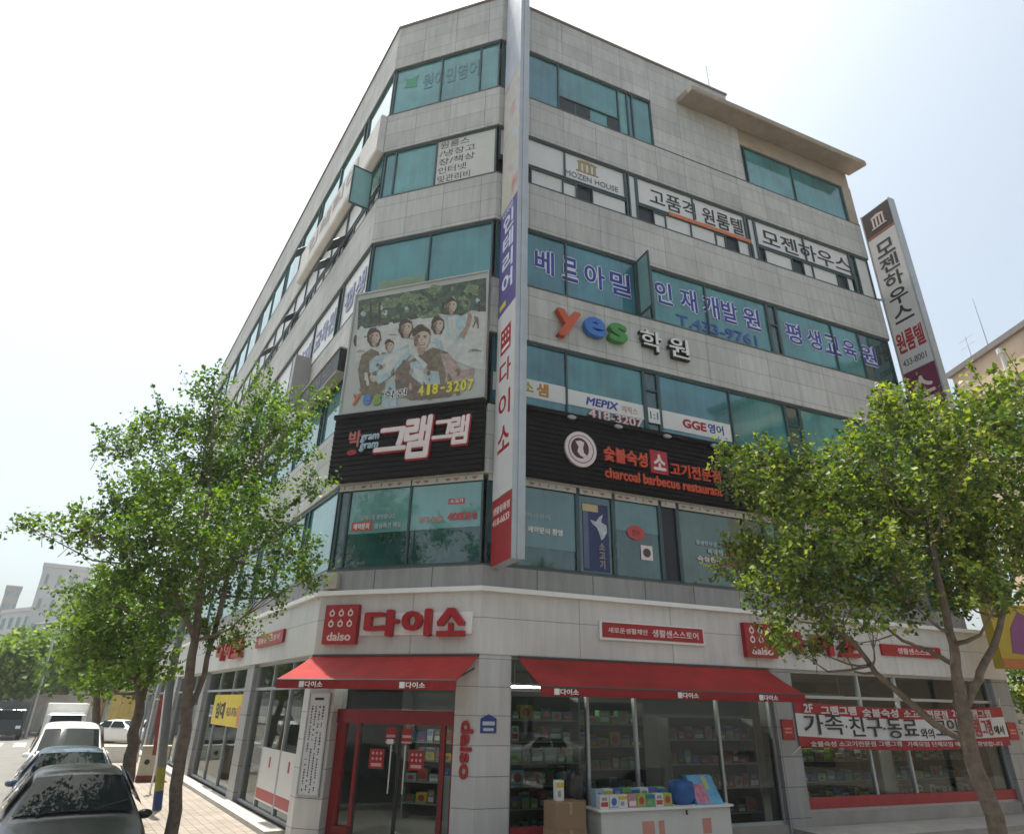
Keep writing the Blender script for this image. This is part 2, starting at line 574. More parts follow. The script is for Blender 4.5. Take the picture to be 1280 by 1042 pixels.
# painted lines on the left street
bb = MB()
for k in range(-2, 22):
    bb.face([FL.pt(k * 6, 7.0, .004), FL.pt(k * 6 + 3, 7.0, .004), FL.pt(k * 6 + 3, 7.14, .004), FL.pt(k * 6, 7.14, .004)])
for k in range(12):
    bb.face([FL.pt(36, 4.0 + k * 1.2, .004), FL.pt(40, 4.0 + k * 1.2, .004), FL.pt(40, 4.6 + k * 1.2, .004), FL.pt(36, 4.6 + k * 1.2, .004)])
for k in range(9):
    bb.face([FR.pt(k * 1.3 - 4, 9.6, .004), FR.pt(k * 1.3 - 3.4, 9.6, .004), FR.pt(k * 1.3 - 3.4, 13.6, .004), FR.pt(k * 1.3 - 4, 13.6, .004)])
tag(bb.build('road_markings', M_PAINT), None, None, None, 'structure')
bb = MB()
bb.face([FL.pt(-8, 11.0, .004), FL.pt(120, 11.0, .004), FL.pt(120, 11.15, .004), FL.pt(-8, 11.15, .004)])
tag(bb.build('road_centre_line', M_YPAINT), None, None, None, 'structure')
# low granite step under the left shop windows
bb = MB()
bb.box(FL, 0.45, 31, 0.02, 0.42, ZP, ZP + 0.10)
tag(bb.build('shop_step', M_KERB), None, None, None, 'structure')
bb = MB()
bb.box(FR, 7.7, 16.7, 0.02, 1.3, ZP, ZP + 0.10)
tag(bb.build('shop_terrace', M_CONC), None, None, None, 'structure')
# ================================================================== THE CORNER BUILDING
Z_WB, Z_CO, Z_2B, Z_2T, Z_ST, Z_3B, Z_3T, Z_4B, Z_4T, Z_5B, Z_5T, Z_6B, Z_6T, Z_RF = 3.6, 4.95, 5.41, 7.53, 9.30, 9.30, 11.35, 13.03, 15.05, 16.72, 18.68, 20.28, 22.54, 24.62
BLD = thing('corner_building', 'six storey grey stone corner building with teal window bands over a white shop front', 'building', (PB[0] + 6, PB[1] + 12, 0))
def vcorner(f1, o1, f2, o2):
    t1, t2 = isect(f1, o1, f2, o2)
    return xy(f1, t1, o1)
def outline(o, lr=LR, ll=LL):
    """the three fronts moved out by o: right end, corner, corner, left end"""
    return [xy(FR, lr, o), vcorner(FR, o, FC, o), vcorner(FC, o, FL, o), xy(FL, ll, o)]
def band(bm, z0, z1, o1, o0, lr=LR, ll=LL, mi=0, zt=None):
    out, inn = outline(o1, lr, ll), outline(o0, lr, ll)
    frs = [(FR, True), (FC, True), (FL, False)]
    for i in range(3):
        p, q, r_, t = out[i], out[i + 1], inn[i + 1], inn[i]
        f = frs[i][0]
        def sa(pt): return (Vector((pt[0], pt[1], 0)) - f.P).dot(f.d)
        bm.face([(q[0], q[1], z0), (p[0], p[1], z0), (p[0], p[1], z1), (q[0], q[1], z1)], [(sa(q), z0), (sa(p), z0), (sa(p), z1), (sa(q), z1)], mi)
        bm.face([(p[0], p[1], z1), (t[0], t[1], z1), (r_[0], r_[1], z1), (q[0], q[1], z1)], [(sa(p), o1), (sa(t), o0), (sa(r_), o0), (sa(q), o1)], mi)
        bm.face([(q[0], q[1], z0), (r_[0], r_[1], z0), (t[0], t[1], z0), (p[0], p[1], z0)], [(sa(q), o1), (sa(r_), o0), (sa(t), o0), (sa(p), o1)], mi)
    for k in (0, 3):
        p, t = out[k], inn[k]
        pts = [(p[0], p[1], z0), (t[0], t[1], z0), (t[0], t[1], z1), (p[0], p[1], z1)]
        bm.face(pts if k == 0 else pts[::-1], [(0, z0), (.3, z0), (.3, z1), (0, z1)], mi)
# --- stone walls: bands between the window strips
bm = MB()
for z0, z1 in ((Z_2T, Z_3B), (Z_3T, Z_4B), (Z_4T, Z_5B), (Z_5T, Z_6B)):
    band(bm, z0, z1, 0.0, -0.35)
# top band: full height on the left and middle fronts, to 9.45 on the right front
def strip(bm, fr, a0, a1, z0, z1, o0=-0.35, o1=0.0, mi=0): bm.box(fr, a0, a1, o0, o1, z0, z1, mi)
o_, i_ = outline(0), outline(-0.35)
bm.box(FR, 5.78, 9.75, -0.35, 0, Z_6B, Z_6T)
bm2 = MB()
band(bm2, Z_6T, Z_RF, 0, -0.35, lr=9.45)
bm2.build('wall', [M_STONE], BLD)
bm.box(FR, 9.45, 9.75, -0.35, 0, Z_6T, 23.5)
bm.build('wall', [M_STONE], BLD)
# thin dark drip joints on the window heads
bm = MB()
for z in (Z_5T, Z_4T, Z_3T): band(bm, z - 0.05, z - 0.003, -0.02, -0.3)
band(bm, Z_6T - .05, Z_6T - .003, -0.02, -0.3, lr=5.78)
for z in (Z_2B, Z_4B, Z_5B, Z_6B): band(bm, z + 0.003, z + 0.045, 0.012, -0.3, lr=(LR))
bm.build('sill', [mat('dark_metal_flashing', (0.09, 0.095, 0.095), 0.5, 0.2)], BLD)
bm = MB()
band(bm, Z_CO + 0.004, Z_2B - 0.002, 0.04, -0.35)
bm.build('wall', [M_STONE_D], BLD)
# parapet coping
bm = MB()
band(bm, Z_RF + 0.003, Z_RF + 0.09, 0.05, -0.38, lr=9.5)
bm.build('coping', [mat('brown_coping', (0.20, 0.16, 0.145), 0.6, 0.2)], BLD)
# --- back walls, roof and dark core
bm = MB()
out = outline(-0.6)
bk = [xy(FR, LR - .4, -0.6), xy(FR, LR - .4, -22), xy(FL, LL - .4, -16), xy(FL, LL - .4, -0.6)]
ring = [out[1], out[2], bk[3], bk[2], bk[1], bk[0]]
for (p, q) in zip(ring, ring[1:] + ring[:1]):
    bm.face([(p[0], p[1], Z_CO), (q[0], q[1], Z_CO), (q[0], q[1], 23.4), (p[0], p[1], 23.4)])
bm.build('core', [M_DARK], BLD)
bm = MB()
r2 = [xy(FR, LR, -0.3), xy(FR, LR, -22.3), xy(FL, LL, -16.3), xy(FL, LL, -0.3)]
for (p, q) in zip(r2, r2[1:]):
    bm.face([(p[0], p[1], 0), (q[0], q[1], 0), (q[0], q[1], 23.4), (p[0], p[1], 23.4)])
full = [xy(FR, LR, -.36), *[tuple(v) for v in (outline(-.36)[1], outline(-.36)[2])], xy(FL, LL, -.36), xy(FL, LL, -16.3), xy(FR, LR, -22.3)]
bm.face([(p[0], p[1], 23.42) for p in full])
bm.build('rear_wall', [M_CONC], BLD)
# --- sloping concrete eave over the right part of the top floor
M_EAVE = mat('eave_concrete', (0.33, 0.27, 0.205), 0.8, 0.22, scale=2.2, bump=0.15, bscale=20)
bm = MB()
def wedge(fr, a0, a1, prof):
    n = len(prof)
    for i in range(n):
        (o, z), (p, y) = prof[i], prof[(i + 1) % n]
        bm.face([fr.pt(a0, o, z), fr.pt(a1, o, z), fr.pt(a1, p, y), fr.pt(a0, p, y)], [(a0, z), (a1, z), (a1, y), (a0, y)])
    bm.face([fr.pt(a0, o, z) for o, z in prof])
    bm.face([fr.pt(a1, o, z) for o, z in reversed(prof)])
wedge(FR, 7.0, 15.62, [(0.003, 22.98), (.80, 22.80), (.83, 22.86), (.80, 23.06), (0.003, 23.24)])
bm.build('eave', [M_EAVE], BLD)
bm = MB()
bm.box(FR, 9.75, LR, -0.4, -0.05, 22.25, 23.3)
bm.box(FR, 15.02, LR, -0.4, -0.02, Z_6B, 22.25)
bm.build('beam', [mat('beige_render', (0.40, 0.34, 0.26), 0.8, 0.15, scale=1.8)], BLD)

# --- windows
def window(f, a0, a1, z0, z1, splits=(), mats=None, o=-0.09, fw=0.05, rails=(), name='window'):
    """one window: panes between mullions (each its own tint) with its metal frame as a child"""
    fr = FRM[f]
    xs = [a0] + list(splits) + [a1]
    if mats is None: mats = [M_GLASS]
    slots = list(dict.fromkeys(mats))
    pb = MB()
    for i in range(len(xs) - 1):
        k = slots.index(mats[i % len(mats)])
        e_ = [random.uniform(-.006, .004) for _ in range(4)]
        c0, c1, d0, d1 = xs[i] + .01, xs[i + 1] - .01, z0 + .01, z1 - .01
        pb.ff(fr, [fr.pt(c0, o + e_[0], d0), fr.pt(c1, o + e_[1], d0), fr.pt(c1, o + e_[2], d1), fr.pt(c0, o + e_[3], d1)], None, k)
        pb.ff(fr, [fr.pt(c1, o - .02, d0), fr.pt(c0, o - .02, d0), fr.pt(c0, o - .02, d1), fr.pt(c1, o - .02, d1)], None, k)
    w = pb.build(name, slots, BLD)
    fb = MB()
    for i, x in enumerate(xs):
        c = min(max(x, a0 + fw / 2), a1 - fw / 2)
        fb.box(fr, c - fw / 2, c + fw / 2, o + 0.006, o + 0.05, z0 + fw, z1 - fw)
    fb.box(fr, a0, a1, o + 0.006, o + 0.05, z0 + .047, z0 + .047 + fw)
    fb.box(fr, a0, a1, o + 0.006, o + 0.05, z1 - .052 - fw, z1 - .052)
    for (x0, x1, z) in rails:
        fb.box(fr, x0, x1, o + 0.006, o + 0.046, z - .025, z + .025)
    fb.build('frame', [M_FRAME], w)
    return w
G1, G2, G3, GD = M_GLASS, M_GLASS2, M_GLASSB, M_GLASSD
CE = WC
# middle front
window('C', 0.04, CE - .06, Z_6B, Z_6T, (1.78, 3.15), [G2, G2, G2])
window('C', 0.04, CE - .06, Z_5B, Z_5T, (0.45, 1.85), [G1, G2, M_WFILM])
window('C', 0.04, CE - .06, Z_4B, Z_4T, (1.9,), [G1, G1])
window('C', 0.04, CE - .06, Z_3B, Z_3T, (1.3, 2.6), [G1])
window('C', 0.04, CE - .06, Z_2B, Z_2T, (0.34, 1.98), [GD, GD, GD])  # dark tint puts the reflection of dark trees into the glass colour
# right front
RE = 0.06
window('R', RE, 5.78, Z_6B, Z_6T, (2.1, 4.42, 4.80, 5.0), [G3, G1, G2, G3, G1], rails=((2.1, 4.42, 21.0), (3.2, 3.25, 20.6)))
for a0, a1 in ((2.15, 2.72), (2.76, 3.28), (3.95, 4.36)):
    bm = MB()
    bm.box(FR, a0, a1, -0.088, -0.07, 20.38, 20.96)
    bm.build('window_opening', [M_DARK], BLD)
window('R', 9.80, 15.0, Z_6B, 22.22, (9.98, 12.3), [GD, G2, G1])
zu, zl = 18.0, 17.05
def sx(x, z): return SX('R', x, z)
# fifth floor of the right front: white sheets above, small sliding windows below
dv = [(RE, sx(784, 17.6)), (sx(798, 17.6), sx(936, 17.6)), (sx(948, 17.6), sx(1068, 17.6))]
for a0, a1 in dv:
    n = max(1, round((a1 - a0) / 2.2))
    window('R', a0, a1, 17.43, Z_5T, [a0 + (a1 - a0) * k / n for k in range(1, n)], [M_WFILM])
for a0, a1 in ((dv[0][1], dv[1][0]), (dv[1][1], dv[2][0]), (dv[2][1], LR - .05)):
    window('R', a0, a1, Z_5B, Z_5T, (a0 + .3 * (a1 - a0),), [GD, M_WFILM])
low = [(654, 665, 0), (665, 705, 1), (705, 722, 1), (722, 742, 0), (742, 784, 1), (799, 819, 0), (819, 834, 1), (834, 866, 1), (866, 897, 1), (897, 909, 1), (909, 925, 0), (925, 940, 1),
       (944, 959, 0), (959, 993, 1), (993, 1007, 0), (1007, 1019, 1), (1019, 1050, 1), (1050, 1062, 0), (1062, 1070, 1)]
for x0, x1, k in low:
    a0, a1 = max(RE, sx(x0, zl)), sx(x1, zl)
    tgt = MB()
    tgt.box(FR, a0 + .012, a1 - .012, -0.12, -0.10 if k else -0.115, Z_5B + .05, 17.40)
    wl = tgt.build('window', [M_WFILM if k else M_DARK], BLD)
fb = MB()
for x0, x1, k in low:
    a = max(RE + .02, sx(x0, zl))
    fb.box(FR, a - .018, a + .018, -0.10, -0.05, Z_5B + .05, 17.40)
for a0, a1 in dv: fb.box(FR, a0, a1, -0.10, -0.045, 17.40, 17.45)
for x0, x1 in ((705, 722), (819, 834), (897, 909)):
    fb.box(FR, sx(x0, zl), sx(x1, zl), -0.10, -0.06, Z_5B + .06, Z_5B + .12)
    fb.box(FR, sx(x0, zl), sx(x1, zl), -0.10, -0.06, 17.33, 17.39)
fb.build('frame', [M_FRAME], wl)
window('R', RE, 4.6, Z_4B, Z_4T, (2.24,), [G3, G3])
window('R', 4.6, 5.15, Z_4B, Z_4T, (), [GD])
window('R', 5.15, 9.72, Z_4B, Z_4T, (7.2,), [G1, G1])
window('R', 9.72, 10.12, Z_4B, Z_4T, (), [GD], rails=((9.72, 10.12, 14.2),))
window('R', 10.12, LR - .08, Z_4B, Z_4T, (12.6, 13.9), [G1, G1, GD])
window('R', RE, 4.6, Z_3B, Z_3T, (2.18,), [G3, G1])
window('R', 4.6, 5.08, Z_3B, Z_3T, (), [GD], rails=((4.6, 5.08, 10.7),))
window('R', 5.08, 9.75, Z_3B, Z_3T, (7.6,), [G3, G1])
window('R', 9.75, 10.35, Z_3B, Z_3T, (), [GD], rails=((9.75, 10.35, 10.6),))
window('R', 10.35, LR - .08, Z_3B, Z_3T, (12.9,), [G2, G1])
window('R', RE, 2.4, Z_2B, Z_2T, (), [GD])  # dark panes on this floor: reflected trees put into the glass tint
window('R', 2.4, 3.4, Z_2B, Z_2T, (), [GD])
window('R', 3.4, 4.78, Z_2B, Z_2T, (), [GD])
window('R', 4.78, 5.32, Z_2B, Z_2T, (), [M_DARK])
window('R', 5.32, 7.5, Z_2B, Z_2T, (), [glass_mat('olive_glass', (0.035, 0.085, 0.06))])
window('R', 7.5, LR - .08, Z_2B, Z_2T, (8.2, 10.4, 12.8), [GD, G1, G1, GD])
# pale roller blinds seen behind two second floor panes
bm = MB()
M_BLIND = glass_mat('aqua_blind_behind_glass', (0.12, 0.29, 0.27), var=0.12)
M_BLIND2 = glass_mat('dim_blind_behind_glass', (0.055, 0.15, 0.145), var=0.2)
for fr, a0, a1, z0 in ((FC, .38, 3.76, 6.30), (FR, 3.45, 4.74, 6.62), (FR, .1, 2.36, 5.95)):
    bm = MB()
    bm.box(fr, a0, a1, -0.088, -0.080, z0, 7.36)
    bm.build('blind', [M_BLIND if fr is FC else M_BLIND2], BLD)
# left front: strips of windows the whole length of the street
GL = [G1, G2, G2]
for zi, (z0, z1) in enumerate(((Z_2B, Z_2T), (Z_3B, Z_3T), (Z_4B, Z_4T), (Z_6B, Z_6T))):
    a = 0.06
    cuts = [2.35, 2.75, 5.3, 7.6, 8.0, 10.4, 12.8, 13.2, 15.6, 18.0, 18.4, 21, 23.6, 24, 26.6, 29]
    last = a
    grp = []
    for c in cuts + [LL - .1]:
        grp.append(c)
        if len(grp) == 3 or c == LL - .1:
            window('L', last, grp[-1], z0, z1, grp[:-1], [G2, GD if zi else G1, G2] if zi != 2 else [M_WFILM, GD, M_WFILM] if last < 6 else [G2, GD, G2])
            last = grp[-1]
            grp = []
last = 0.06
for k, c in enumerate((3.2, 6.4, 9.6, 12.8, 16, 19.2, 22.4, 25.6, LL - .1)):
    window('L', last, c, 17.43, Z_5T, (last + 1.6,), [M_WFILM] if k else [G2, M_WFILM])
    window('L', last, c, Z_5B, 17.40, (last + .5, last + 1.1, last + 2.2), [M_WFILM, M_DARK, M_WFILM, M_WFILM if k % 2 else M_DARK])
    last = c
# open casements
def sash(f, a, o1, z0, z1, g):
    fr = FRM[f]
    fb = MB()
    t = 0.05
    for o in (0.0, o1 - t): fb.box(fr, a - .025, a + .025, o, o + t, z0, z1)
    for z in (z0, z1 - t): fb.box(fr, a - .025, a + .025, t, o1 - t, z, z + t)
    s_ = fb.build('open_sash', [M_FRAME], BLD)
    pb = MB()
    pb.box(fr, a - .008, a + .008, t, o1 - t, z0 + t, z1 - t)
    pb.build('pane', [g], s_)
sash('L', 0.72, 0.68, Z_5B + .1, 18.35, mat('pale_sash_glass', (.22, .42, .40), .1, .1))
sash('R', 4.63, 0.62, Z_4B + .04, Z_4T - .04, mat('pale_sash_glass', (.22, .42, .40), .1, .1))
# top-hung small sashes pushed open on the left front
for a, z in ((3.0, 16.9), (4.4, 16.9), (8.8, 16.95), (12.2, 16.95), (9.0, 20.5)):
    fb = MB()
    P = FL.pt
    fb.face([P(a, .0, z + .5), P(a + .7, .0, z + .5), P(a + .7, .38, z + .12), P(a, .38, z + .12)])
    fb.face([P(a, .0, z + .47), P(a, .38, z + .09), P(a + .7, .38, z + .09), P(a + .7, .0, z + .47)])
    for o0, z0, o1, z1 in ((0, .5, .38, .12),):
        fb.tube([P(a, o0, z + z0), P(a, o1, z + z1)], .022, 4)
        fb.tube([P(a + .7, o0, z + z0), P(a + .7, o1, z + z1)], .022, 4)
        fb.tube([P(a, o1, z + z1), P(a + .7, o1, z + z1)], .022, 4)
    fb.build('open_sash', [M_FRAME], BLD)

# --- ground floor: white fascia, cornice, piers, shop windows
bm = MB()
band(bm, Z_WB, Z_CO - .1, 0.06, -0.3, lr=LRG)
bm.build('fascia', [M_WHITEP], BLD)
bm = MB()
band(bm, Z_CO - .1, Z_CO, 0.17, -0.3, lr=LRG + .1)
bm.build('cornice', [M_TRIM], BLD)
bm = MB()
bm.box(FR, LR, LRG, -6, -0.3, 0, Z_CO)
bm.build('wall', [M_CONC], BLD)
# corner pier (middle/right) as a mitred prism, left pier
def pier(name, pts, z0, z1, mt):
    bm = MB()
    n = len(pts)
    for i in range(n):
        p, q = pts[i], pts[(i + 1) % n]
        L_ = math.hypot(q[0] - p[0], q[1] - p[1])
        bm.face([(p[0], p[1], z0), (q[0], q[1], z0), (q[0], q[1], z1), (p[0], p[1], z1)], [(0.05, z0), (0.05 + L_, z0), (0.05 + L_, z1), (0.05, z1)])
    return bm.build(name, [mt], BLD)
pier('pier', [xy(FC, 3.40, 0.03), vcorner(FC, .03, FR, .03), xy(FR, 0.70, 0.03), xy(FR, 0.70, -.45), xy(FC, 3.40, -.55)], ZP, Z_WB - .003, M_PIER)
pier('pier', [xy(FL, 0.34, 0.03), vcorner(FL, .03, FC, .03), xy(FC, 0.62, 0.03), xy(FC, 0.62, -.5), xy(FL, 0.34, -.4)], ZP, Z_WB - .003, M_PIER)
for a0, a1 in ((7.62, 8.28), (15.95, LRG)):
    bm = MB()
    bm.box(FR, a0, a1, -.5, 0.03, ZP, Z_WB - .003)
    bm.build('pier', [M_PIERG], BLD)
for a0, a1 in ((5.35, 6.15), (12.6, 13.3), (19.5, 20.2), (26, 26.7)):
    bm = MB()
    bm.box(FL, a0, a1, -.5, 0.03, ZP, Z_WB - .003)
    bm.build('pier', [M_PIERG], BLD)
# plinth below the right shop windows
bm = MB()
bm.box(FR, 8.28, 15.95, -.3, -0.02, ZP, 0.50)
bm.build('plinth', [M_CONC], BLD)
bm = MB()
bm.box(FR, 0.70, 7.62, -.3, -0.02, ZP, 0.30)
bm.build('plinth', [M_CONC], BLD)
def shopwin(f, a0, a1, z0, z1, splits, o=-0.14, transom=None, fmat=None):
    fr = FRM[f]
    pb = MB()
    xs = [a0] + list(splits) + [a1]
    for i in range(len(xs) - 1):
        pb.ff(fr, [fr.pt(xs[i], o, z0), fr.pt(xs[i + 1], o, z0), fr.pt(xs[i + 1], o, z1), fr.pt(xs[i], o, z1)])
    w = pb.build('shop_window', [M_CLEAR], BLD)
    fb = MB()
    for i, x in enumerate(xs):
        c = min(max(x, a0 + .03), a1 - .03)
        fb.box(fr, c - .03, c + .03, o - .05, o + .05, z0, z1)
    for z in [z0 + .035, z1 - .035] + ([transom] if transom else []):
        for i in range(len(xs) - 1):
            fb.box(fr, xs[i] + .033, xs[i + 1] - .033, o - .045, o + .045, z - .035, z + .035)
    fb.build('frame', [fmat or M_ALU], w)
    return w
shopwin('R', 0.70, 7.62, 0.30, Z_WB, (2.55, 3.75, 6.0), transom=2.95)
shopwin('R', 8.28, 15.95, 0.50, Z_WB, (10.7, 12.1, 14.6), transom=2.98)
shopwin('L', 0.34, 5.35, ZP + .1, Z_WB, (1.9, 3.6), transom=2.95)
shopwin('L', 6.15, 12.6, ZP + .1, Z_WB, (8.3, 10.4), transom=2.95)
for a0, a1 in ((13.3, 19.5), (20.2, 26), (26.7, 31)): shopwin('L', a0, a1, ZP + .1, Z_WB, (a0 + 2, a0 + 4), transom=2.95)
# interior: floor, ceiling, back wall
bm = MB()
inn = [xy(FR, LRG - .5, -.3), vcorner(FR, -.32, FC, -.6), vcorner(FC, -.6, FL, -.32), xy(FL, LL - .5, -.3), xy(FL, LL - .5, -10), xy(FR, LRG - .5, -9)]
bm.face([(p[0], p[1], .16) for p in inn])
bm.build('shop_floor', [mat('shop_floor_tile', (0.30, 0.29, 0.27), 0.35, 0.08)], BLD)
bm = MB()
bm.face([(p[0], p[1], 3.58) for p in inn[::-1]])
bm.build('shop_ceiling', [mat('shop_ceiling_board', (0.35, 0.35, 0.34), 0.9, 0.05)], BLD)
bm = MB()
bm.box(FR, 0, LRG - .5, -6.2, -6.0, .17, 3.57)
bm.box(FL, 4, LL - .5, -6.2, -6.0, .17, 3.57)
bm.build('shop_back_wall', [mat('shop_wall', (0.16, 0.155, 0.145), 0.9, 0.1)], BLD)
# entrance: red portal, transom, doors
O = -0.30
bm = MB()
bm.box(FC, 0.62, 0.80, O - .08, O + .08, .15, 2.25)
bm.box(FC, 3.27, 3.40, O - .08, O + .08, .15, 2.25)
bm.box(FC, 0.62, 3.40, O - .10, O + .12, 2.25, 2.52)
bm.box(FC, 0.62, 1.10, O - .085, O + .075, .15, .38)
bm.box(FC, 1.08, 1.16, O - .05, O + .05, .38, 2.25)
bm.box(FC, 3.02, 3.10, O - .05, O + .05, .15, 2.25)
bm.box(FC, 3.10, 3.27, O - .07, O + .07, .15, .34)
bm.build('door_frame', [M_REDD], BLD)
bm = MB()
bm.ff(FC, [FC.pt(.62, O, 2.52), FC.pt(3.4, O, 2.52), FC.pt(3.4, O, Z_WB), FC.pt(.62, O, Z_WB)])
bm.ff(FC, [FC.pt(.80, O, .38), FC.pt(1.08, O, .38), FC.pt(1.08, O, 2.25), FC.pt(.80, O, 2.25)])
bm.ff(FC, [FC.pt(3.10, O, .34), FC.pt(3.27, O, .34), FC.pt(3.27, O, 2.25), FC.pt(3.10, O, 2.25)])
bm.build('side_light', [M_CLEAR], BLD)
bm = MB()
bm.box(FC, 3.11, 3.26, O - .03, O - .012, .36, 1.35)
bm.build('notice_sheet', [M_WHITE], BLD)
for a0, a1, hx in ((1.16, 2.085, 1.93), (2.095, 3.02, 2.25)):
    bm = MB()
    bm.ff(FC, [FC.pt(a0, O + .01, .17), FC.pt(a1, O + .01, .17), FC.pt(a1, O + .01, 2.24), FC.pt(a0, O + .01, 2.24)])
    d = bm.build('glass_door', [M_CLEAR], BLD)
    hb = MB()
    hb.tube([FC.pt(hx, O + .07, 1.0), FC.pt(hx, O + .07, 1.86)], .017, 8)
    for z in (1.1, 1.76): hb.tube([FC.pt(hx, O + .012, z), FC.pt(hx, O + .07, z)], .011, 6)
    hb.build('handle', [M_STEEL], d)
    rb = MB()
    rb.box(FC, a0, a1, O - .012, O + .03, .15, .26)
    rb.box(FC, a0, a0 + .03, O - .012, O + .03, .262, 2.24)
    rb.box(FC, a1 - .03, a1, O - .012, O + .03, .262, 2.24)
    rb.build('door_rail', [mat('dark_door_metal', (0.05, 0.05, 0.05), 0.35, 0.1, metal=0.5)], d)
    cx = (a0 + a1) / 2 + (.02 if hx < 2 else -.02)
    st = MB()
    st.box(FC, cx - .22, cx + .12, O + .012, O + .016, 1.42, 1.78)
    sk = st.build('door_sticker', [M_RED], d)
    kx = 1.86 if hx < 2 else 2.14
    st = MB()
    st.box(FC, kx - .10 if hx < 2 else kx - .02, kx + .14 if hx < 2 else kx + .22, O + .0165, O + .02, 1.90, 2.18)
    st.build('door_sticker', [M_RED], d)
    dd = MB()
    for r_ in range(2):
        for c in range(3): dd.disc(FC, cx - .14 + c * .09, 1.70 - r_ * .10, .026, .028, O + .016, O + .019, 0, 8)
    dd.box(FC, cx - .17, cx + .07, O + .016, O + .019, 1.46, 1.52)
    dd.box(FC, kx - .08 if hx < 2 else kx, kx + .12 if hx < 2 else kx + .20, O + .020, O + .023, 2.0, 2.05)
    dd.box(FC, kx - .10 if hx < 2 else kx - .02, kx + .14 if hx < 2 else kx + .22, O + .020, O + .023, 1.90, 1.935)
    dd.build('door_print', [mat('pink_print', (0.62, 0.35, 0.34), 0.5, 0.05)], d)
bm = MB()
bm.box(FC, 1.84, 1.99, O + .05, O + .11, 1.88, 1.97)
bm.build('door_lock', [M_STEEL], BLD)
bm = MB()
bm.box(FC, .62, 3.4, O - .2, 0.25, ZP + .002, ZP + .03)
bm.build('threshold', [M_CONC], BLD)
# small beige box on the band, lead pipe, address plate
bm = MB()
bm.box(FC, .10, .40, .04, .16, Z_CO + .05, Z_2B - .06)
bm.disc(FC, .25, 5.18, .06, .06, .16, .175)
bm.build('junction_box', [mat('beige_box', (0.42, 0.38, 0.30), 0.6, 0.1)], BLD)
bm = MB()
bm.box(FR, .06, .40, .03, .045, 2.14, 2.40)
bm.prism(FR, [(.06, 2.40), (.40, 2.40), (.23, 2.48)], .03, .045)
bl = bm.build('address_plate', [mat('blue_plate', (0.03, 0.06, 0.22), 0.4, 0.05)], BLD)
bm = MB()
bm.box(FR, .12, .34, .045, .047, 2.18, 2.23)
bm.box(FR, .10, .36, .045, .047, 2.28, 2.35)
bm.build('plate_print', [mat('pale_print', (0.5, 0.53, 0.6), .5, .05)], bl)
# lettering, red and in place, that belongs to the white pier
text('daiso', FC, 3.56, 1.34, w=.26, h=1.02, o=.07, ext=.035, bold=.035, m=M_RED, parent=BLD, name='pier_lettering', rot90=True)
# roof: skylight lattice and antennas
bm = MB()
P = FR.pt
for k in range(7):
    bm.tube([P(9.6 + k * .25, -.1, 23.5), P(9.6 + k * .25, -.45, 24.45)], .025, 4)
for t in (0.0, .5, 1): bm.tube([P(9.6, -.1 - .35 * t, 23.5 + .95 * t), P(11.1, -.1 - .35 * t, 23.5 + .95 * t)], .025, 4)
bm.ff(FR, [P(9.6, -.12, 23.5), P(11.1, -.12, 23.5), P(11.1, -.46, 24.43), P(9.6, -.46, 24.43)])
bm.build('roof_skylight', [M_GLASS2], BLD)
bm = MB()
bm.tube([P(9.0, -.3, 24.6), P(9.0, -.3, 26.5)], [.03, .012], 6)
for z in (26.0, 26.2, 26.4): bm.tube([P(8.8, -.3, z), P(9.2, -.3, z)], .008, 4)
bm.build('antenna', [M_ALU], BLD)
# ================================================================== SIGNS
def sign(name, label, cat, fr, a, z, o=0.0, group=None):
    return thing(name, label, cat, tuple(fr.pt(a, o, z)), group)
M_INK = mat('black_ink', (0.02, 0.02, 0.02), 0.5, 0.05)
M_BLUEINK = mat('blue_vinyl', (0.03, 0.04, 0.27), 0.4, 0.08)
M_REDL = mat('red_letter', (0.36, 0.014, 0.02), 0.35, 0.08)
M_PINKW = mat('pinkish_white_letter', (0.72, 0.60, 0.58), 0.4, 0.06)
M_LOUV = mat('black_louvre', (0.010, 0.008, 0.008), 0.6, 0.3, spec=0.12)
M_PURP = mat('purple_vinyl', (0.10, 0.075, 0.26), 0.4, 0.12)
def temple(bm, fr, a, z, w, h, o0, o1, mi=0):
    """the little temple emblem: pediment, columns, steps"""
    bm.prism(fr, [(a, z + h * .78), (a + w, z + h * .78), (a + w * .88, z + h * .92), (a + w * .5, z + h), (a + w * .12, z + h * .92)], o0, o1, mi)
    for k in range(4):
        x = a + w * (.08 + k * .24)
        bm.box(fr, x, x + w * .12, o0, o1, z + h * .1, z + h * .76, mi)
    bm.box(fr, a - w * .04, a + w * 1.04, o0, o1, z, z + h * .08, mi)
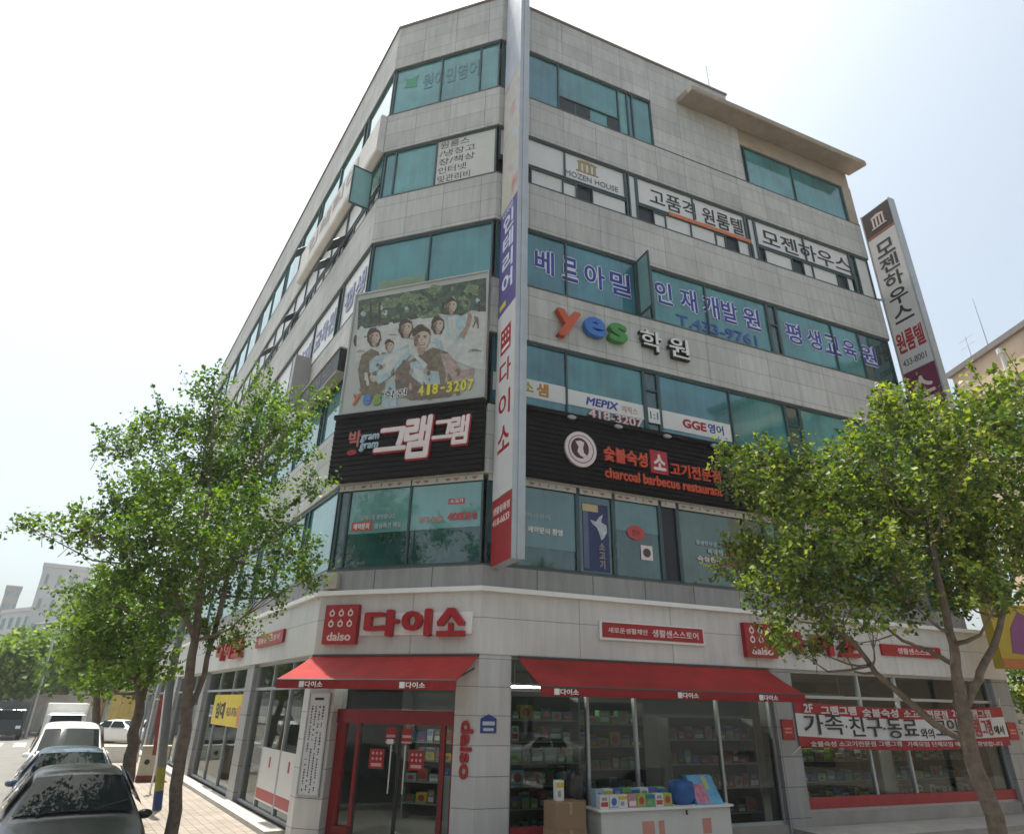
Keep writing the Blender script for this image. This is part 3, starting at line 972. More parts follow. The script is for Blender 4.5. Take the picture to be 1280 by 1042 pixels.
def dots_square(parent, fr, a0, a1, z0, z1, o, word=True, deep=0.10, face=None, dot=None, ringed=True):
    bm = MB()
    bm.box(fr, a0, a1, o, o + deep, z0, z1)
    bm.build('red_square', [face or M_RED], parent)
    w, h = a1 - a0, z1 - z0
    dm = MB()
    for r_ in range(2):
        for c in range(3):
            ca, cz = a0 + w * (.22 + .28 * c), z0 + h * (.78 - .27 * r_)
            if ringed:
                n = 14
                for k in range(n):
                    t0, t1 = 2 * math.pi * k / n, 2 * math.pi * (k + 1) / n
                    ro, ri = w * .085, w * .045
                    dm.face([fr.pt(ca + ri * math.cos(t0), o + deep + .004, cz + ri * math.sin(t0)), fr.pt(ca + ro * math.cos(t0), o + deep + .004, cz + ro * math.sin(t0)),
                             fr.pt(ca + ro * math.cos(t1), o + deep + .004, cz + ro * math.sin(t1)), fr.pt(ca + ri * math.cos(t1), o + deep + .004, cz + ri * math.sin(t1))])
                dm.prism(fr, [(ca - .02 * w, cz + .08 * w), (ca + .02 * w, cz + .08 * w), (ca + .01 * w, cz + .12 * w), (ca - .01 * w, cz + .12 * w)], o + deep, o + deep + .004)
            else:
                dm.disc(fr, ca, cz, w * .07, w * .07, o + deep, o + deep + .004, 0, 10)
    dm.build('emblem', [dot or M_PINKW], parent)
    if word: text('daiso', fr, a0 + w * .14, z0 + h * .08, w=w * .72, h=h * .22, o=o + deep + .005, bold=.03, m=dot or M_PINKW, parent=parent)

# --- middle front: shop sign on the white fascia
t = sign('shop_sign', 'red Korean letters and red emblem square on the white fascia over the shop entrance', 'shop sign', FC, 1.9, 3.8)
dots_square(t, FC, .235, 1.06, 3.80, 4.63, .06, deep=.14)
bm = MB()
bm.box(FC, 1.10, 3.72, .062, .10, 3.98, 4.43)
bm.build('backing', [M_TRIM], t)
for ch, a0, a1 in (('다', 1.24, 2.07), ('이', 2.14, 2.83)):
    text(ch, FC, a0, 3.92 + .02, w=a1 - a0, h=.56, o=.22, ext=.12, bold=.05, m=M_REDL, parent=t)
# the third syllable drawn as a little house over a bar
bm = MB()
bm.prism(FC, [(2.98, 4.14), (3.10, 4.14), (3.275, 4.36), (3.45, 4.14), (3.57, 4.14), (3.58, 4.22), (3.35, 4.50), (3.20, 4.50), (2.97, 4.22)], .1, .22)
bm.box(FC, 3.23, 3.32, .1, .22, 4.045, 4.20)
bm.box(FC, 2.97, 3.59, .1, .22, 3.93, 4.04)
bm.build('lettering', [M_REDL], t)
# --- awnings
M_AWN = mat('red_awning_canvas', (0.29, 0.014, 0.011), 0.8, 0.3, scale=1.3, bump=0.35, bscale=5)
def awning(label, fr, a0, a1, zt, zb, out, marks):
    t = sign('awning', label, 'awning', fr, (a0 + a1) / 2, zb)
    n = 14
    cv = MB()
    P = fr.pt
    for i in range(n):
        x0, x1 = a0 + (a1 - a0) * i / n, a0 + (a1 - a0) * (i + 1) / n
        s0, s1 = .02 * math.sin(i * math.pi / 2) ** 2, .02 * math.sin((i + 1) * math.pi / 2) ** 2
        prof0 = [(.10, zt), (.10 + (out - .1) * .5, (zt + zb) / 2 - s0 - .02), (out, zb)]
        prof1 = [(.10, zt), (.10 + (out - .1) * .5, (zt + zb) / 2 - s1 - .02), (out, zb)]
        for (q, r_), (q1, r1) in zip(list(zip(prof0, prof0[1:])), list(zip(prof1, prof1[1:]))):
            cv.face([P(x0, r_[0], r_[1]), P(x1, r1[0], r1[1]), P(x1, q1[0], q1[1]), P(x0, q[0], q[1])])
            cv.face([P(x0, q[0], q[1] - .012), P(x1, q1[0], q1[1] - .012), P(x1, r1[0], r1[1] - .012), P(x0, r_[0], r_[1] - .012)])
    cv.build('canopy', [M_AWN], t, smooth=True)
    vb = MB()
    m_ = 40
    for i in range(m_):
        x0, x1 = a0 + (a1 - a0) * i / m_, a0 + (a1 - a0) * (i + 1) / m_
        w0, w1 = .012 * math.sin(i * 1.3), .012 * math.sin((i + 1) * 1.3)
        vb.face([P(x0, out + w0 * .9, zb - .17), P(x1, out + w1 * .9, zb - .17), P(x1, out, zb - .004), P(x0, out, zb - .004)])
        vb.face([P(x1, out + w1 * .9 - .01, zb - .17), P(x0, out + w0 * .9 - .01, zb - .17), P(x0, out - .01, zb - .004), P(x1, out - .01, zb - .004)])
    va = vb.build('valance', [mat('dark_red_valance', (0.26, 0.013, 0.013), 0.75, 0.1)], t)
    fb = MB()
    fb.tube([P(a0, .1, zt + .01), P(a1, .1, zt + .01)], .03, 8)
    fb.tube([P(a0, out - .02, zb - .01), P(a1, out - .02, zb - .01)], .025, 6)
    for x in (a0 + .1, a1 - .1):
        fb.tube([P(x, .1, zt - .25), P(x, out * .55, zb + .12), P(x, out - .04, zb)], .02, 6)
    fb.build('roller_arm', [mat('dark_awning_metal', (.06, .055, .05), .5, .1)], t)
    for x in marks:
        bm = MB()
        bm.box(fr, x, x + .11, out + .016, out + .020, zb - .145, zb - .035)
        bm.build('print', [M_WHITE], va)
        text('다이소', fr, x + .13, zb - .145, w=.40, h=.11, o=out + .02, ext=.003, bold=.03, m=M_WHITE, parent=va, name='lettering')
    return t
awning('short red awning above the glass entrance doors, its left end in sunlight', FC, .0, 3.9, 3.56, 3.05, 1.25, [.55, 2.75])
awning('long red awning over the shop window with the outdoor goods table', FR, .82, 7.45, 3.56, 2.99, 1.2, [1.1, 3.95, 6.1])
# --- vertical info board on the left pier
t = sign('notice_board', 'tall narrow white board of small vertical writing on the pier left of the entrance', 'notice board', FC, .28, .92)
bm = MB()
bm.box(FC, .06, .52, .035, .07, .92, 2.80)
bm.build('board', [mat('notice_board_white', (.58, .58, .58), .4, .05)], t)
fb = MB()
for a0, a1, z0, z1 in ((.03, .06, .89, 2.83), (.52, .55, .89, 2.83), (.06, .52, .89, .92), (.06, .52, 2.80, 2.83)): fb.box(FC, a0, a1, .032, .085, z0, z1)
fb.build('frame', [M_ALU], t)
bm = MB()
bm.box(FC, .18, .40, .07, .073, 2.68, 2.73)
for c in range(4):
    zz = 2.58
    while zz > 1.0:
        hgt = random.uniform(.03, .055)
        x = .13 + c * .09
        if random.random() < .86:
            bm.box(FC, x, x + random.uniform(.022, .04), .07, .073, zz - hgt, zz - .012)
        zz -= hgt + .006
bm.build('print', [M_INK], t)
# --- white Korean listing sheet in the fifth floor window, middle front
t = sign('window_sheet', 'white sheet with handwritten style Korean lines in the fifth floor corner window', 'window sign', FC, 2.8, Z_5B)
bm = MB()
bm.box(FC, 1.88, 3.76, -.086, -.07, Z_5B + .07, Z_5T - .07)
bm.build('sheet', [mat('ivory_sheet', (.56, .56, .50), .5, .06)], t)
for i, (s_, w_) in enumerate((('원룸스', .98), ('/냉장고', 1.18), ('장/책상', 1.18), ('인터넷', .92), ('및관리비', 1.05))):
    text(s_, FC, 1.95, Z_5T - .42 - i * .345, w=w_, h=.27, o=-.066, ext=.003, bold=.012, m=mat('grey_ink', (.10, .095, .09), .6, .1), parent=t)
# sixth floor: faded vinyl
t = sign('window_lettering', 'faded green and blue vinyl letters on the sixth floor window beside the tall sign', 'window sign', FC, 1.7, 21)
bm = MB()
bm.prism(FC, [(.42, 21.55), (.62, 21.5), (.9, 21.45), (.85, 21.75), (.9, 22.0), (.62, 21.9), (.40, 22.0), (.48, 21.75)], -.086, -.082)
bm.build('emblem', [mat('faded_green_vinyl', (.06, .30, .16), .5, .1)], t)
text('원어민영어', FC, 1.1, 21.2, w=2.0, h=.75, o=-.08, ext=.003, bold=.02, m=mat('faded_lilac_vinyl', (.13, .26, .29), .5, .1), parent=t)
# pale yellow sticker above the poster
t = sign('window_sticker', 'faded pale yellow sticker strip in the window just above the photo billboard', 'window sign', FC, 1, 13.1)
bm = MB()
bm.box(FC, .36, 1.82, -.086, -.08, 13.12, 13.62)
bm.build('strip', [mat('faded_yellow_film', (.20, .29, .19), .5, .1)], t)
text('수강생모집', FC, .62, 13.25, w=1.0, h=.27, o=-.077, ext=.002, bold=.01, m=mat('faded_orange_ink', (.26, .24, .16), .5, .1), parent=t)

# --- the billboard with a photograph of a group of people
t = sign('billboard', 'large photo billboard of smiling people with yellow phone number on the middle front', 'billboard', FC, 1.8, 9.43)
BO = 0.16
bm = MB()
bm.box(FC, -.12, 3.78, .03, BO, 9.43, 13.08)
bm.build('board', [mat('billboard_ground', (.40, .41, .37), .5, .1, scale=1.2)], t)
fb = MB()
for a0, a1, z0, z1 in ((-.17, -.12, 9.38, 13.13), (3.78, 3.83, 9.38, 13.13), (-.12, 3.78, 9.38, 9.43), (-.12, 3.78, 13.08, 13.13)): fb.box(FC, a0, a1, .03, BO + .03, z0, z1)
fb.build('frame', [mat('billboard_frame', (.38, .38, .35), .5, .1)], t)
def c2(x, y): return UV('C', 425 + x / 5.484, 335 + y / 5.484, BO)
pic_mats = [mat('photo_trees', (.075, .10, .07), .6, .7, scale=7, detail=9), mat('photo_leaves', (.15, .20, .11), .6, .7, scale=13), mat('photo_hair', (.085, .062, .048), .6, .5, scale=11),
            mat('photo_skin', (.33, .225, .16), .6, .35, scale=12), mat('photo_olive', (.17, .145, .095), .6, .5, scale=8), mat('photo_pale_blue', (.33, .42, .43), .6, .35, scale=6),
            mat('photo_brown', (.175, .13, .10), .6, .5, scale=8), mat('photo_white', (.47, .475, .44), .6, .2, scale=5), mat('photo_pink', (.36, .26, .235), .6, .4, scale=7), mat('photo_sunlit', (.46, .37, .29), .6, .22, scale=12)]
pm = MB()
lay = [BO]
def pp(pts, k):
    lay[0] += .00012
    q = [c2(*p) for p in pts]
    ar = sum(q[i][0] * q[(i + 1) % len(q)][1] - q[(i + 1) % len(q)][0] * q[i][1] for i in range(len(q)))
    pm.poly(FC, q if ar > 0 else q[::-1], lay[0], k)
def pe(x, y, rx, ry, k, a=0, n=18, w=.06):
    pp([(x + math.cos(a) * rx * math.cos(i * 6.2832 / n) * (1 + w * math.sin(i * 2.3)) - math.sin(a) * ry * math.sin(i * 6.2832 / n),
         y + math.sin(a) * rx * math.cos(i * 6.2832 / n) + math.cos(a) * ry * math.sin(i * 6.2832 / n) * (1 + w * math.cos(i * 1.9))) for i in range(n)], k)
pp([(128, 222), (1002, 66), (1002, 300), (900, 290), (830, 330), (720, 320), (620, 300), (520, 350), (420, 370), (300, 395), (118, 425)], 0)
for x, y, rx, ry in ((330, 240, 90, 35), (470, 210, 70, 40), (560, 240, 45, 60), (650, 150, 50, 35), (900, 150, 50, 40), (220, 280, 60, 25), (620, 330, 60, 25), (860, 240, 30, 50)): pe(x, y, rx, ry, 1, -.2, w=.2)
rp_ = random.Random(21)
for k in range(46):
    u = rp_.random()
    pe(140 + 850 * u, 240 - 150 * u + rp_.uniform(0, 130 + 60 * u), rp_.uniform(9, 24), rp_.uniform(8, 20), rp_.choice((1, 1, 0, 2, 5)), rp_.uniform(0, 3), 9, .3)
for k in range(26): pe(rp_.uniform(120, 990), rp_.uniform(380, 470), rp_.uniform(8, 24), rp_.uniform(6, 14), rp_.choice((7, 7, 6, 1)), rp_.uniform(0, 3), 8, .3)
for x in (205, 265, 700, 770, 945): pp([(x, 230), (x + 14, 228), (x + 16, 380 if x < 600 else 300), (x + 2, 380 if x < 600 else 300)], 2)
pe(150, 440, 22, 40, 7); pe(160, 470, 40, 22, 5); pe(110, 500, 16, 40, 2)
def person(cx, cy, k, long_hair, lean=0.0):
    """head of a printed figure: hair behind, shaded face, sunlit half, fringe, features, rim light"""
    if long_hair: pe(cx - 4 * k, cy + 6 * k, 44 * k, 62 * k, 2, lean, 20, .08)
    pe(cx - 2 * k, cy + 46 * k, 15 * k, 20 * k, 3, lean)
    pe(cx, cy, 32 * k, 45 * k, 3, lean, 22, .04)
    pe(cx + 9 * k, cy + 4 * k, 21 * k, 36 * k, 9, lean, 18, .12)
    n = 12
    top = [(cx + 37 * k * math.cos(math.pi + math.pi * i / n), cy - 8 * k + 46 * k * math.sin(math.pi + math.pi * i / n)) for i in range(n + 1)]
    pp(top + [(cx + 27 * k, cy - 22 * k), (cx + 8 * k, cy - 27 * k), (cx - 12 * k, cy - 21 * k), (cx - 28 * k, cy - 6 * k)], 2)
    pp([(cx + 2 * k, cy - 53 * k), (cx + 20 * k, cy - 48 * k), (cx + 33 * k, cy - 32 * k), (cx + 26 * k, cy - 36 * k), (cx + 14 * k, cy - 44 * k)], 9)
    for sx_ in (-11, 13):
        pe(cx + sx_ * k, cy - 8 * k, 8 * k, 2.2 * k, 2, -.05, 8)
        pe(cx + sx_ * k, cy - 2 * k, 5.5 * k, 2.6 * k, 2, 0, 8)
    pp([(cx, cy - 2 * k), (cx + 5 * k, cy + 12 * k), (cx - 4 * k, cy + 13 * k)], 3)
    pe(cx + 2 * k, cy + 24 * k, 13 * k, 6 * k, 6, -.05, 10)
    pe(cx + 2 * k, cy + 23 * k, 10 * k, 3 * k, 7, -.05, 10)
    pe(cx - 22 * k, cy + 14 * k, 8 * k, 20 * k, 6, .1, 10)
pp([(118, 425), (300, 395), (520, 350), (830, 330), (1002, 300), (1002, 700), (920, 690), (700, 600), (400, 600), (110, 640)], 7)
for k in range(34): pe(rp_.uniform(125, 995), rp_.uniform(395, 640), rp_.uniform(14, 46), rp_.uniform(5, 14), rp_.choice((7, 5, 1, 7, 8)), rp_.uniform(-.2, .2), 9, .3)
# tall man at the back right
pp([(722, 335), (790, 320), (862, 335), (872, 430), (850, 500), (800, 520), (740, 470)], 5)
pp([(740, 340), (790, 330), (800, 500), (760, 480)], 7)
pp([(882, 300), (908, 330), (895, 390), (850, 490), (815, 470), (862, 400)], 3)
pp([(920, 330), (950, 340), (955, 415), (943, 420), (935, 370), (915, 415), (908, 408), (925, 365)], 6)
person(768, 256, 1.05, False)
# woman behind, right of centre
pp([(635, 480), (700, 455), (765, 470), (805, 560), (800, 640), (690, 610)], 7)
pp([(640, 490), (690, 480), (730, 600), (690, 610)], 5)
person(676, 388, 1.05, True)
person(458, 408, 1.15, True, .08)
# left woman, and child leaning on her
pp([(150, 600), (215, 555), (265, 575), (300, 640), (310, 800), (280, 910), (150, 870), (125, 700)], 4)
pp([(230, 590), (275, 610), (295, 760), (250, 860), (225, 700)], 6)
person(240, 470, 1.1, True, -.05)
pp([(205, 640), (250, 605), (330, 590), (400, 560), (470, 525), (482, 600), (420, 680), (330, 760), (268, 800), (205, 710)], 5)
pp([(310, 610), (400, 570), (460, 560), (330, 720), (260, 730)], 7)
person(340, 535, .88, False, .2)
pp([(290, 850), (380, 760), (392, 960), (290, 975)], 5)
pp([(170, 720), (190, 720), (205, 800), (190, 810), (172, 770)], 7)
pe(232, 750, 22, 34, 9)
# man in front
pp([(480, 640), (540, 600), (640, 545), (740, 580), (800, 660), (835, 775), (760, 880), (480, 905), (390, 840), (385, 700), (430, 650)], 6)
pp([(660, 590), (745, 590), (830, 700), (920, 690), (905, 770), (700, 790)], 8)
pp([(640, 560), (690, 580), (730, 740), (700, 860), (640, 800)], 4)
pp([(485, 650), (530, 640), (590, 700), (680, 715), (690, 800), (560, 800), (490, 740)], 5)
pp([(500, 680), (560, 700), (600, 790), (540, 780)], 7)
person(562, 482, 1.75, False)
pp([(500, 600), (520, 590), (600, 660), (590, 700)], 7)
for k in range(40):
    x, y = rp_.uniform(150, 820), rp_.uniform(640, 890)
    pe(x, y, rp_.uniform(6, 18), rp_.uniform(10, 30), rp_.choice((6, 4, 6, 8, 4)), rp_.uniform(-.6, .6), 8, .35)
pm.build('picture', pic_mats, t)
ob = lay[0] + .003
def btxt(s_, x0, y0, x1, y1, m, bold=.03, oo=0):
    a0, z0 = c2(x0, y1)
    a1, z1 = c2(x1, y0)
    text(s_, FC, a0, min(z0, z1), w=a1 - a0, h=abs(z1 - z0), o=ob + oo, ext=.002, bold=bold, m=m, parent=t)
M_YEL = mat('yellow_print', (.62, .56, .03), .5, .06)
for s_, x0, x1, m in (('y', 85, 148, mat('orange_print', (.45, .13, .05), .5, .08)), ('e', 155, 222, mat('blue_print', (.10, .20, .40), .5, .08)), ('s', 226, 292, mat('green_print', (.20, .30, .08), .5, .08))):
    btxt(s_, x0, 862, x1, 945, m, .05)
btxt('학원', 298, 822, 468, 905, M_WHITE, .07, 0)
btxt('학원', 302, 826, 464, 902, M_INK, .015, .003)
a0, z0 = c2(535, 885); a1, z1 = c2(925, 840)
for i, ch in enumerate('418-3207'):
    k = i / 8
    xx0 = 535 + 390 * k
    yy = 882 - 48 * k
    a0, z0 = c2(xx0, yy); a1, _ = c2(xx0 + 44, yy - 5)
    if ch == '-': text(ch, FC, a0 + .03, z0 + .12, w=.13, h=.06, o=ob, ext=.002, bold=.04, m=M_YEL, parent=t)
    else: text(ch, FC, a0 + (.05 if ch == '1' else 0), z0, w=(a1 - a0) * (.92 if ch != '1' else .5), h=.30, o=ob, ext=.002, bold=.04, m=M_YEL, parent=t)

# --- black restaurant signs on both fronts
def louvre_sign(fr, a0, a1, z0, z1, o1, label):
    t = sign('restaurant_sign', label, 'shop sign', fr, (a0 + a1) / 2, z0)
    bm = MB()
    bm.box(fr, a0, a1, .03, o1 - .03, z0, z1)
    n = 13
    for k in range(n):
        z = z0 + (z1 - z0 - .12) * k / n
        h = (z1 - z0 - .12) / n
        P = fr.pt
        bm.ff(fr, [P(a0, o1, z + .01), P(a1, o1, z + .01), P(a1, o1 - .025, z + h - .005), P(a0, o1 - .025, z + h - .005)])
        bm.ff(fr, [P(a0, o1 - .03, z), P(a1, o1 - .03, z), P(a1, o1, z + .01), P(a0, o1, z + .01)])
    bm.box(fr, a0 - .02, a1 + .02, .03, o1 + .06, z1 - .11, z1)
    bm.build('board', [M_LOUV], t)
    return t
t = louvre_sign(FC, -.2, 3.84, 7.56, 9.34, .22, 'black louvred sign with big white Korean letters edged in red under the photo billboard')
def two(s_, a, z, w, h, fr=FC, o=.26):
    text(s_, fr, a - .035, z - .04, w=w + .07, h=h + .06, o=o, ext=.05, bold=.055, m=M_REDL, parent=t, shear=.1)
    text(s_, fr, a, z, w=w, h=h, o=o + .02, ext=.02, bold=.035, m=M_PINKW, parent=t, shear=.1)
two('그', 1.02, 8.20, .88, .62)
two('램', 1.82, 7.95, .74, 1.10)
two('그', 2.56, 8.38, .52, .48)
two('램', 3.02, 8.20, .50, .74)
text('박', FC, .28, 8.42, w=.34, h=.44, o=.25, ext=.04, bold=.03, m=mat('brick_red_letter', (.42, .12, .10), .4, .1), parent=t)
bm = MB()
bm.disc(FC, .40, 8.28, .14, .07, .18, .24)
bm.build('emblem', [M_REDL], t)
text('gram\ngram', FC, .60, 8.28, w=.52, h=.44, o=.25, ext=.03, bold=.02, m=mat('pale_blue_letter', (.42, .55, .62), .4, .08), parent=t, shear=.2, lsp=.8)
t = louvre_sign(FR, .30, 15.3, 7.56, 9.34, .22, 'long black louvred sign with round white emblem and orange Korean letters on the right front')
M_ORL = mat('orange_red_letter', (.58, .075, .03), .4, .1)
bm = MB()
bm.disc(FR, 2.37, 8.42, .44, .46, .2, .27, 0, 28)
bm.build('emblem', [M_PINKW], t)
bm = MB()
n = 28
for k in range(n):
    t0, t1 = 2 * math.pi * k / n, 2 * math.pi * (k + 1) / n
    q = lambda r_, tt: FR.pt(2.37 + r_ * math.cos(tt), .274, 8.42 + r_ * 1.04 * math.sin(tt))
    bm.face([q(.335, t0), q(.355, t0), q(.355, t1), q(.335, t1)])
bm.disc(FR, 2.34, 8.44, .25, .27, .27, .276, 0, 20)
bm.build('emblem_disc', [mat('dark_maroon', (.06, .018, .03), .4, .1)], t)
bm = MB()
bm.prism(FR, [(2.22, 8.60), (2.36, 8.64), (2.46, 8.60), (2.42, 8.45), (2.44, 8.33), (2.52, 8.27), (2.46, 8.20), (2.34, 8.24), (2.26, 8.34), (2.30, 8.46)], .276, .282)
bm.build('emblem_figure', [M_PINKW], t)
text('숯불숙성', FR, 3.02, 8.24, w=1.30, h=.40, o=.26, ext=.05, bold=.035, m=M_ORL, parent=t)
bm = MB()
bm.box(FR, 4.40, 4.93, .22, .27, 8.13, 8.76)
bm.build('red_tile', [M_REDL], t)
text('소', FR, 4.48, 8.22, w=.38, h=.44, o=.285, ext=.02, bold=.035, m=M_PINKW, parent=t)
text('고기전문점', FR, 5.02, 8.16, w=1.62, h=.36, o=.26, ext=.05, bold=.02, m=M_ORL, parent=t)
text('charcoal barbecue restaurant', FR, 3.04, 7.80, w=3.6, h=.27, o=.255, ext=.04, bold=.025, m=M_ORL, parent=t)
two('그램', 8.9, 8.1, 1.2, .9, FR)
two('그램', 10.2, 8.2, 1.0, .7, FR)
for a in (2.1, 3.45, 4.95, 6.5, 8.2, 10, 12, 14):
    bm = MB()
    bm.disc(FR, a, 9.20, .12, .05, .30, .36, 0, 14)
    bm.tube([FR.pt(a, .24, 9.26), FR.pt(a, .33, 9.21)], .015, 6)
    bm.build('sign_lamp', [mat('grey_lamp_body', (.34, .34, .34), .4, .1)], t)
# white pattern strips along the top of the second floor windows
def wstrip(f, pieces, label, seed):
    fr = FRM[f]
    t = sign('window_strip', label, 'window sign', fr, (pieces[0][0] + pieces[-1][1]) / 2, 7.37)
    bm = MB()
    pr = MB()
    rs = random.Random(seed)
    for a0, a1 in pieces:
        bm.box(fr, a0, a1, -.035, -.02, 7.37, 7.52)
        x = a0 + .12
        while x < a1 - .16:
            if rs.random() < .55: pr.box(fr, x, x + .03, -.02, -.017, 7.41, 7.49)
            else:
                pr.box(fr, x - .04, x + .10, -.02, -.017, 7.44, 7.47)
                pr.box(fr, x, x + .06, -.02, -.017, 7.411, 7.437)
            x += rs.uniform(.2, .3)
    bm.build('strip', [mat('cream_strip', (.55, .52, .46), .5, .06)], t)
    pr.build('print', [mat('rose_print', (.32, .14, .13), .5, .1)], t)
wstrip('C', [(.04, 1.96), (2.0, 3.8)], 'narrow white printed strip under the black sign with big white letters', 3)
wstrip('R', [(.08, 2.36), (2.46, 3.36), (3.46, 4.74), (4.84, 5.28), (5.38, 7.48), (7.56, 10.4), (10.45, 15.3)], 'long narrow white printed strip under the orange lettered black sign', 4)
# small stickers on the second floor glass
def blurb(f, label, items):
    fr = FRM[f]
    t = sign('window_sticker', label, 'window sign', fr, items[0][1], items[0][2])
    for it in items:
        kind, a, z, w, h, m = it[:6]
        if kind == 'box':
            bm = MB()
            bm.box(fr, a, a + w, -.077, -.072, z, z + h)
            bm.build('sticker', [m], t)
        elif kind == 'disc':
            bm = MB()
            bm.disc(fr, a + w / 2, z + h / 2, w / 2, h / 2, -.070, -.066)
            bm.build('sticker', [m], t)
        else: text(kind, fr, a, z, w=w, h=h, o=-.062, ext=.003, bold=.03, m=m, parent=t)
M_STKR = mat('red_sticker', (.48, .07, .06), .5, .1)
M_GREYW = mat('pale_grey_vinyl', (.42, .48, .48), .5, .1)
blurb('C', 'red sticker and pale Korean line on the left second floor corner pane', [('예약문의', .52, 6.40, .42, .15, M_WHITE), ('box', .47, 6.37, .54, .22, M_STKR), ('단체모임 환영합니다', .70, 6.62, .9, .12, M_GREYW), ('점심특선 매일', 1.08, 6.40, .7, .13, M_GREYW)])
blurb('C', 'pink price line reading 40000 on the right second floor corner pane', [('box', 2.95, 6.86, .40, .13, M_STKR), ('소고기', 2.99, 6.88, .32, .09, M_WHITE), ('한우모듬', 2.22, 6.46, .62, .14, mat('pink_vinyl', (.55, .30, .28), .5, .1)), ('40000', 2.95, 6.47, .58, .18, M_STKR), ('원', 3.55, 6.47, .12, .15, M_STKR)])
blurb('R', 'pale sticker lines with red dot on the second floor pane right of the tall sign', [('단체석 완비', .95, 6.62, .7, .13, M_GREYW), ('disc', .92, 6.27, .14, .17, M_STKR), ('예약문의 환영', 1.1, 6.28, .9, .15, M_WHITE)])
blurb('R', 'orange bubble and small white emblem sticker on the dark second floor window', [('disc', 3.78, 6.42, .52, .36, M_STKR), ('한우', 3.92, 6.52, .25, .16, mat('dark_red_ink', (.2, .02, .02), .5, .1)), ('box', 4.16, 5.95, .34, .36, M_PINKW), ('disc', 4.22, 6.02, .22, .22, mat('dark_ink', (.06, .05, .05), .5, .1))])
blurb('R', 'white blue and red lines of small lettering on the olive second floor window', [('생생한우암소', 5.85, 6.50, .82, .13, mat('light_blue_vinyl', (.36, .48, .54), .5, .1)), ('등심', 6.70, 6.50, .34, .13, M_STKR), ('특별한', 6.2, 6.30, .5, .13, M_GREYW), ('모임', 6.75, 6.28, .3, .14, M_STKR), ('disc', 7.1, 6.30, .2, .2, M_PINKW), ('숙성한우', 5.85, 6.08, .8, .15, M_PINKW), ('전문점', 6.72, 6.06, .55, .17, M_STKR)])
# blue banner picture in the dark pane
t = sign('window_poster', 'tall blue poster with white figure in a dark second floor window', 'poster', FR, 2.9, 5.6)
bm = MB()
bm.box(FR, 2.56, 3.26, -.083, -.075, 5.55, 7.18)
bm.build('sheet', [mat('navy_poster', (.025, .035, .12), .4, .35, scale=3)], t)
bm = MB()
bm.box(FR, 2.56, 2.70, -.075, -.072, 5.6, 7.0)
bm.build('sheet_edge', [mat('dusty_blue', (.10, .12, .2), .4, .2)], t)
bm = MB()
bm.box(FR, 2.55, 2.98, -.075, -.07, 6.98, 7.16)
bm.build('heading', [mat('cream_heading', (.52, .42, .22), .5, .1)], t)
bm = MB()
bm.prism(FR, [(2.76, 6.78), (2.92, 6.74), (3.0, 6.86), (3.12, 6.95), (3.06, 6.75), (3.2, 6.68), (3.22, 6.52), (3.12, 6.36), (3.05, 6.3), (3.0, 6.46), (2.94, 6.6), (2.82, 6.68)], -.075, -.07)
bm.build('figure', [mat('pale_figure', (.46, .48, .52), .5, .3, scale=8)], t)
text('소\n고\n기', FR, 2.98, 5.62, w=.16, h=.62, o=-.068, ext=.003, bold=.03, m=mat('sand_letter', (.32, .28, .2), .5, .1), parent=t)

# --- lettering high on the right front
t = sign('wall_lettering', 'large orange blue and green English letters with white Korean letters mounted on the stone band', 'wall sign', FR, 4, 11.55)
for ch, a, z, w, h, c in (('y', 1.80, 11.62, .74, .84, (.55, .095, .03)), ('e', 2.64, 11.86, .66, .60, (.045, .17, .50)), ('s', 3.42, 11.86, .60, .60, (.06, .26, .05))):
    text(ch, FR, a, z, w=w, h=h, o=.20, ext=.17, bold=.032, m=mat('letter_' + ch, c, .35, .08), parent=t)
for ch, a in (('학', 4.46), ('원', 5.42)):
    text(ch, FR, a, 11.84, w=.74, h=.70, o=.14, ext=.11, bold=.02, m=mat('letter_side_black', (.025, .025, .025), .5, .1), parent=t)
    text(ch, FR, a + .02, 11.86, w=.70, h=.66, o=.165, ext=.02, bold=.012, m=M_WHITE, parent=t)
def outlined(t, s_, fr, a, z, w, h, o, m1, m2, b1=.07, b2=.018, n=None):
    text(s_, fr, a - .02, z - .03, w=w + .04, h=h + .06, o=o, ext=.003, bold=b1, m=m2, parent=t, space=1.15)
    text(s_, fr, a, z, w=w, h=h, o=o + .005, ext=.003, bold=b2, m=m1, parent=t, space=1.15)
M_OUTL = mat('lilac_white_vinyl', (.66, .69, .78), .5, .06)
def spread(t, s_, cols, z, h, fr=FR, o=-.074):
    for ch, (x0, x1) in zip(s_, cols):
        a0, a1 = SX('R', x0, z + h / 2), SX('R', x1, z + h / 2)
        outlined(t, ch, fr, a0, z, a1 - a0, h, o, M_BLUEINK, M_OUTL)
t = sign('window_lettering', 'four blue Korean letters on the fourth floor windows next to the tall sign', 'window sign', FR, 2.2, 13.6)
spread(t, '베르아밀', ((670, 694), (704, 724), (732, 758), (764, 790)), 13.66, .82)
t = sign('window_lettering', 'middle five blue Korean letters above a phone number on the fourth floor windows', 'window sign', FR, 7.2, 13.2)
spread(t, '인재개발원', ((820, 842), (852, 873), (880, 901), (904, 924), (931, 952)), 13.80, .82)
text('T.433-9761', FR, 6.0, 13.20, w=3.1, h=.38, o=-.072, ext=.003, bold=.02, m=mat('mid_blue_vinyl', (.05, .09, .33), .4, .1), parent=t)
t = sign('window_lettering', 'last five blue Korean letters on the fourth floor windows nearest the right end sign', 'window sign', FR, 12.5, 13.6)
spread(t, '평생교육원', ((984, 1004), (1011, 1029), (1033, 1052), (1056, 1073), (1077, 1098)), 13.72, .78)
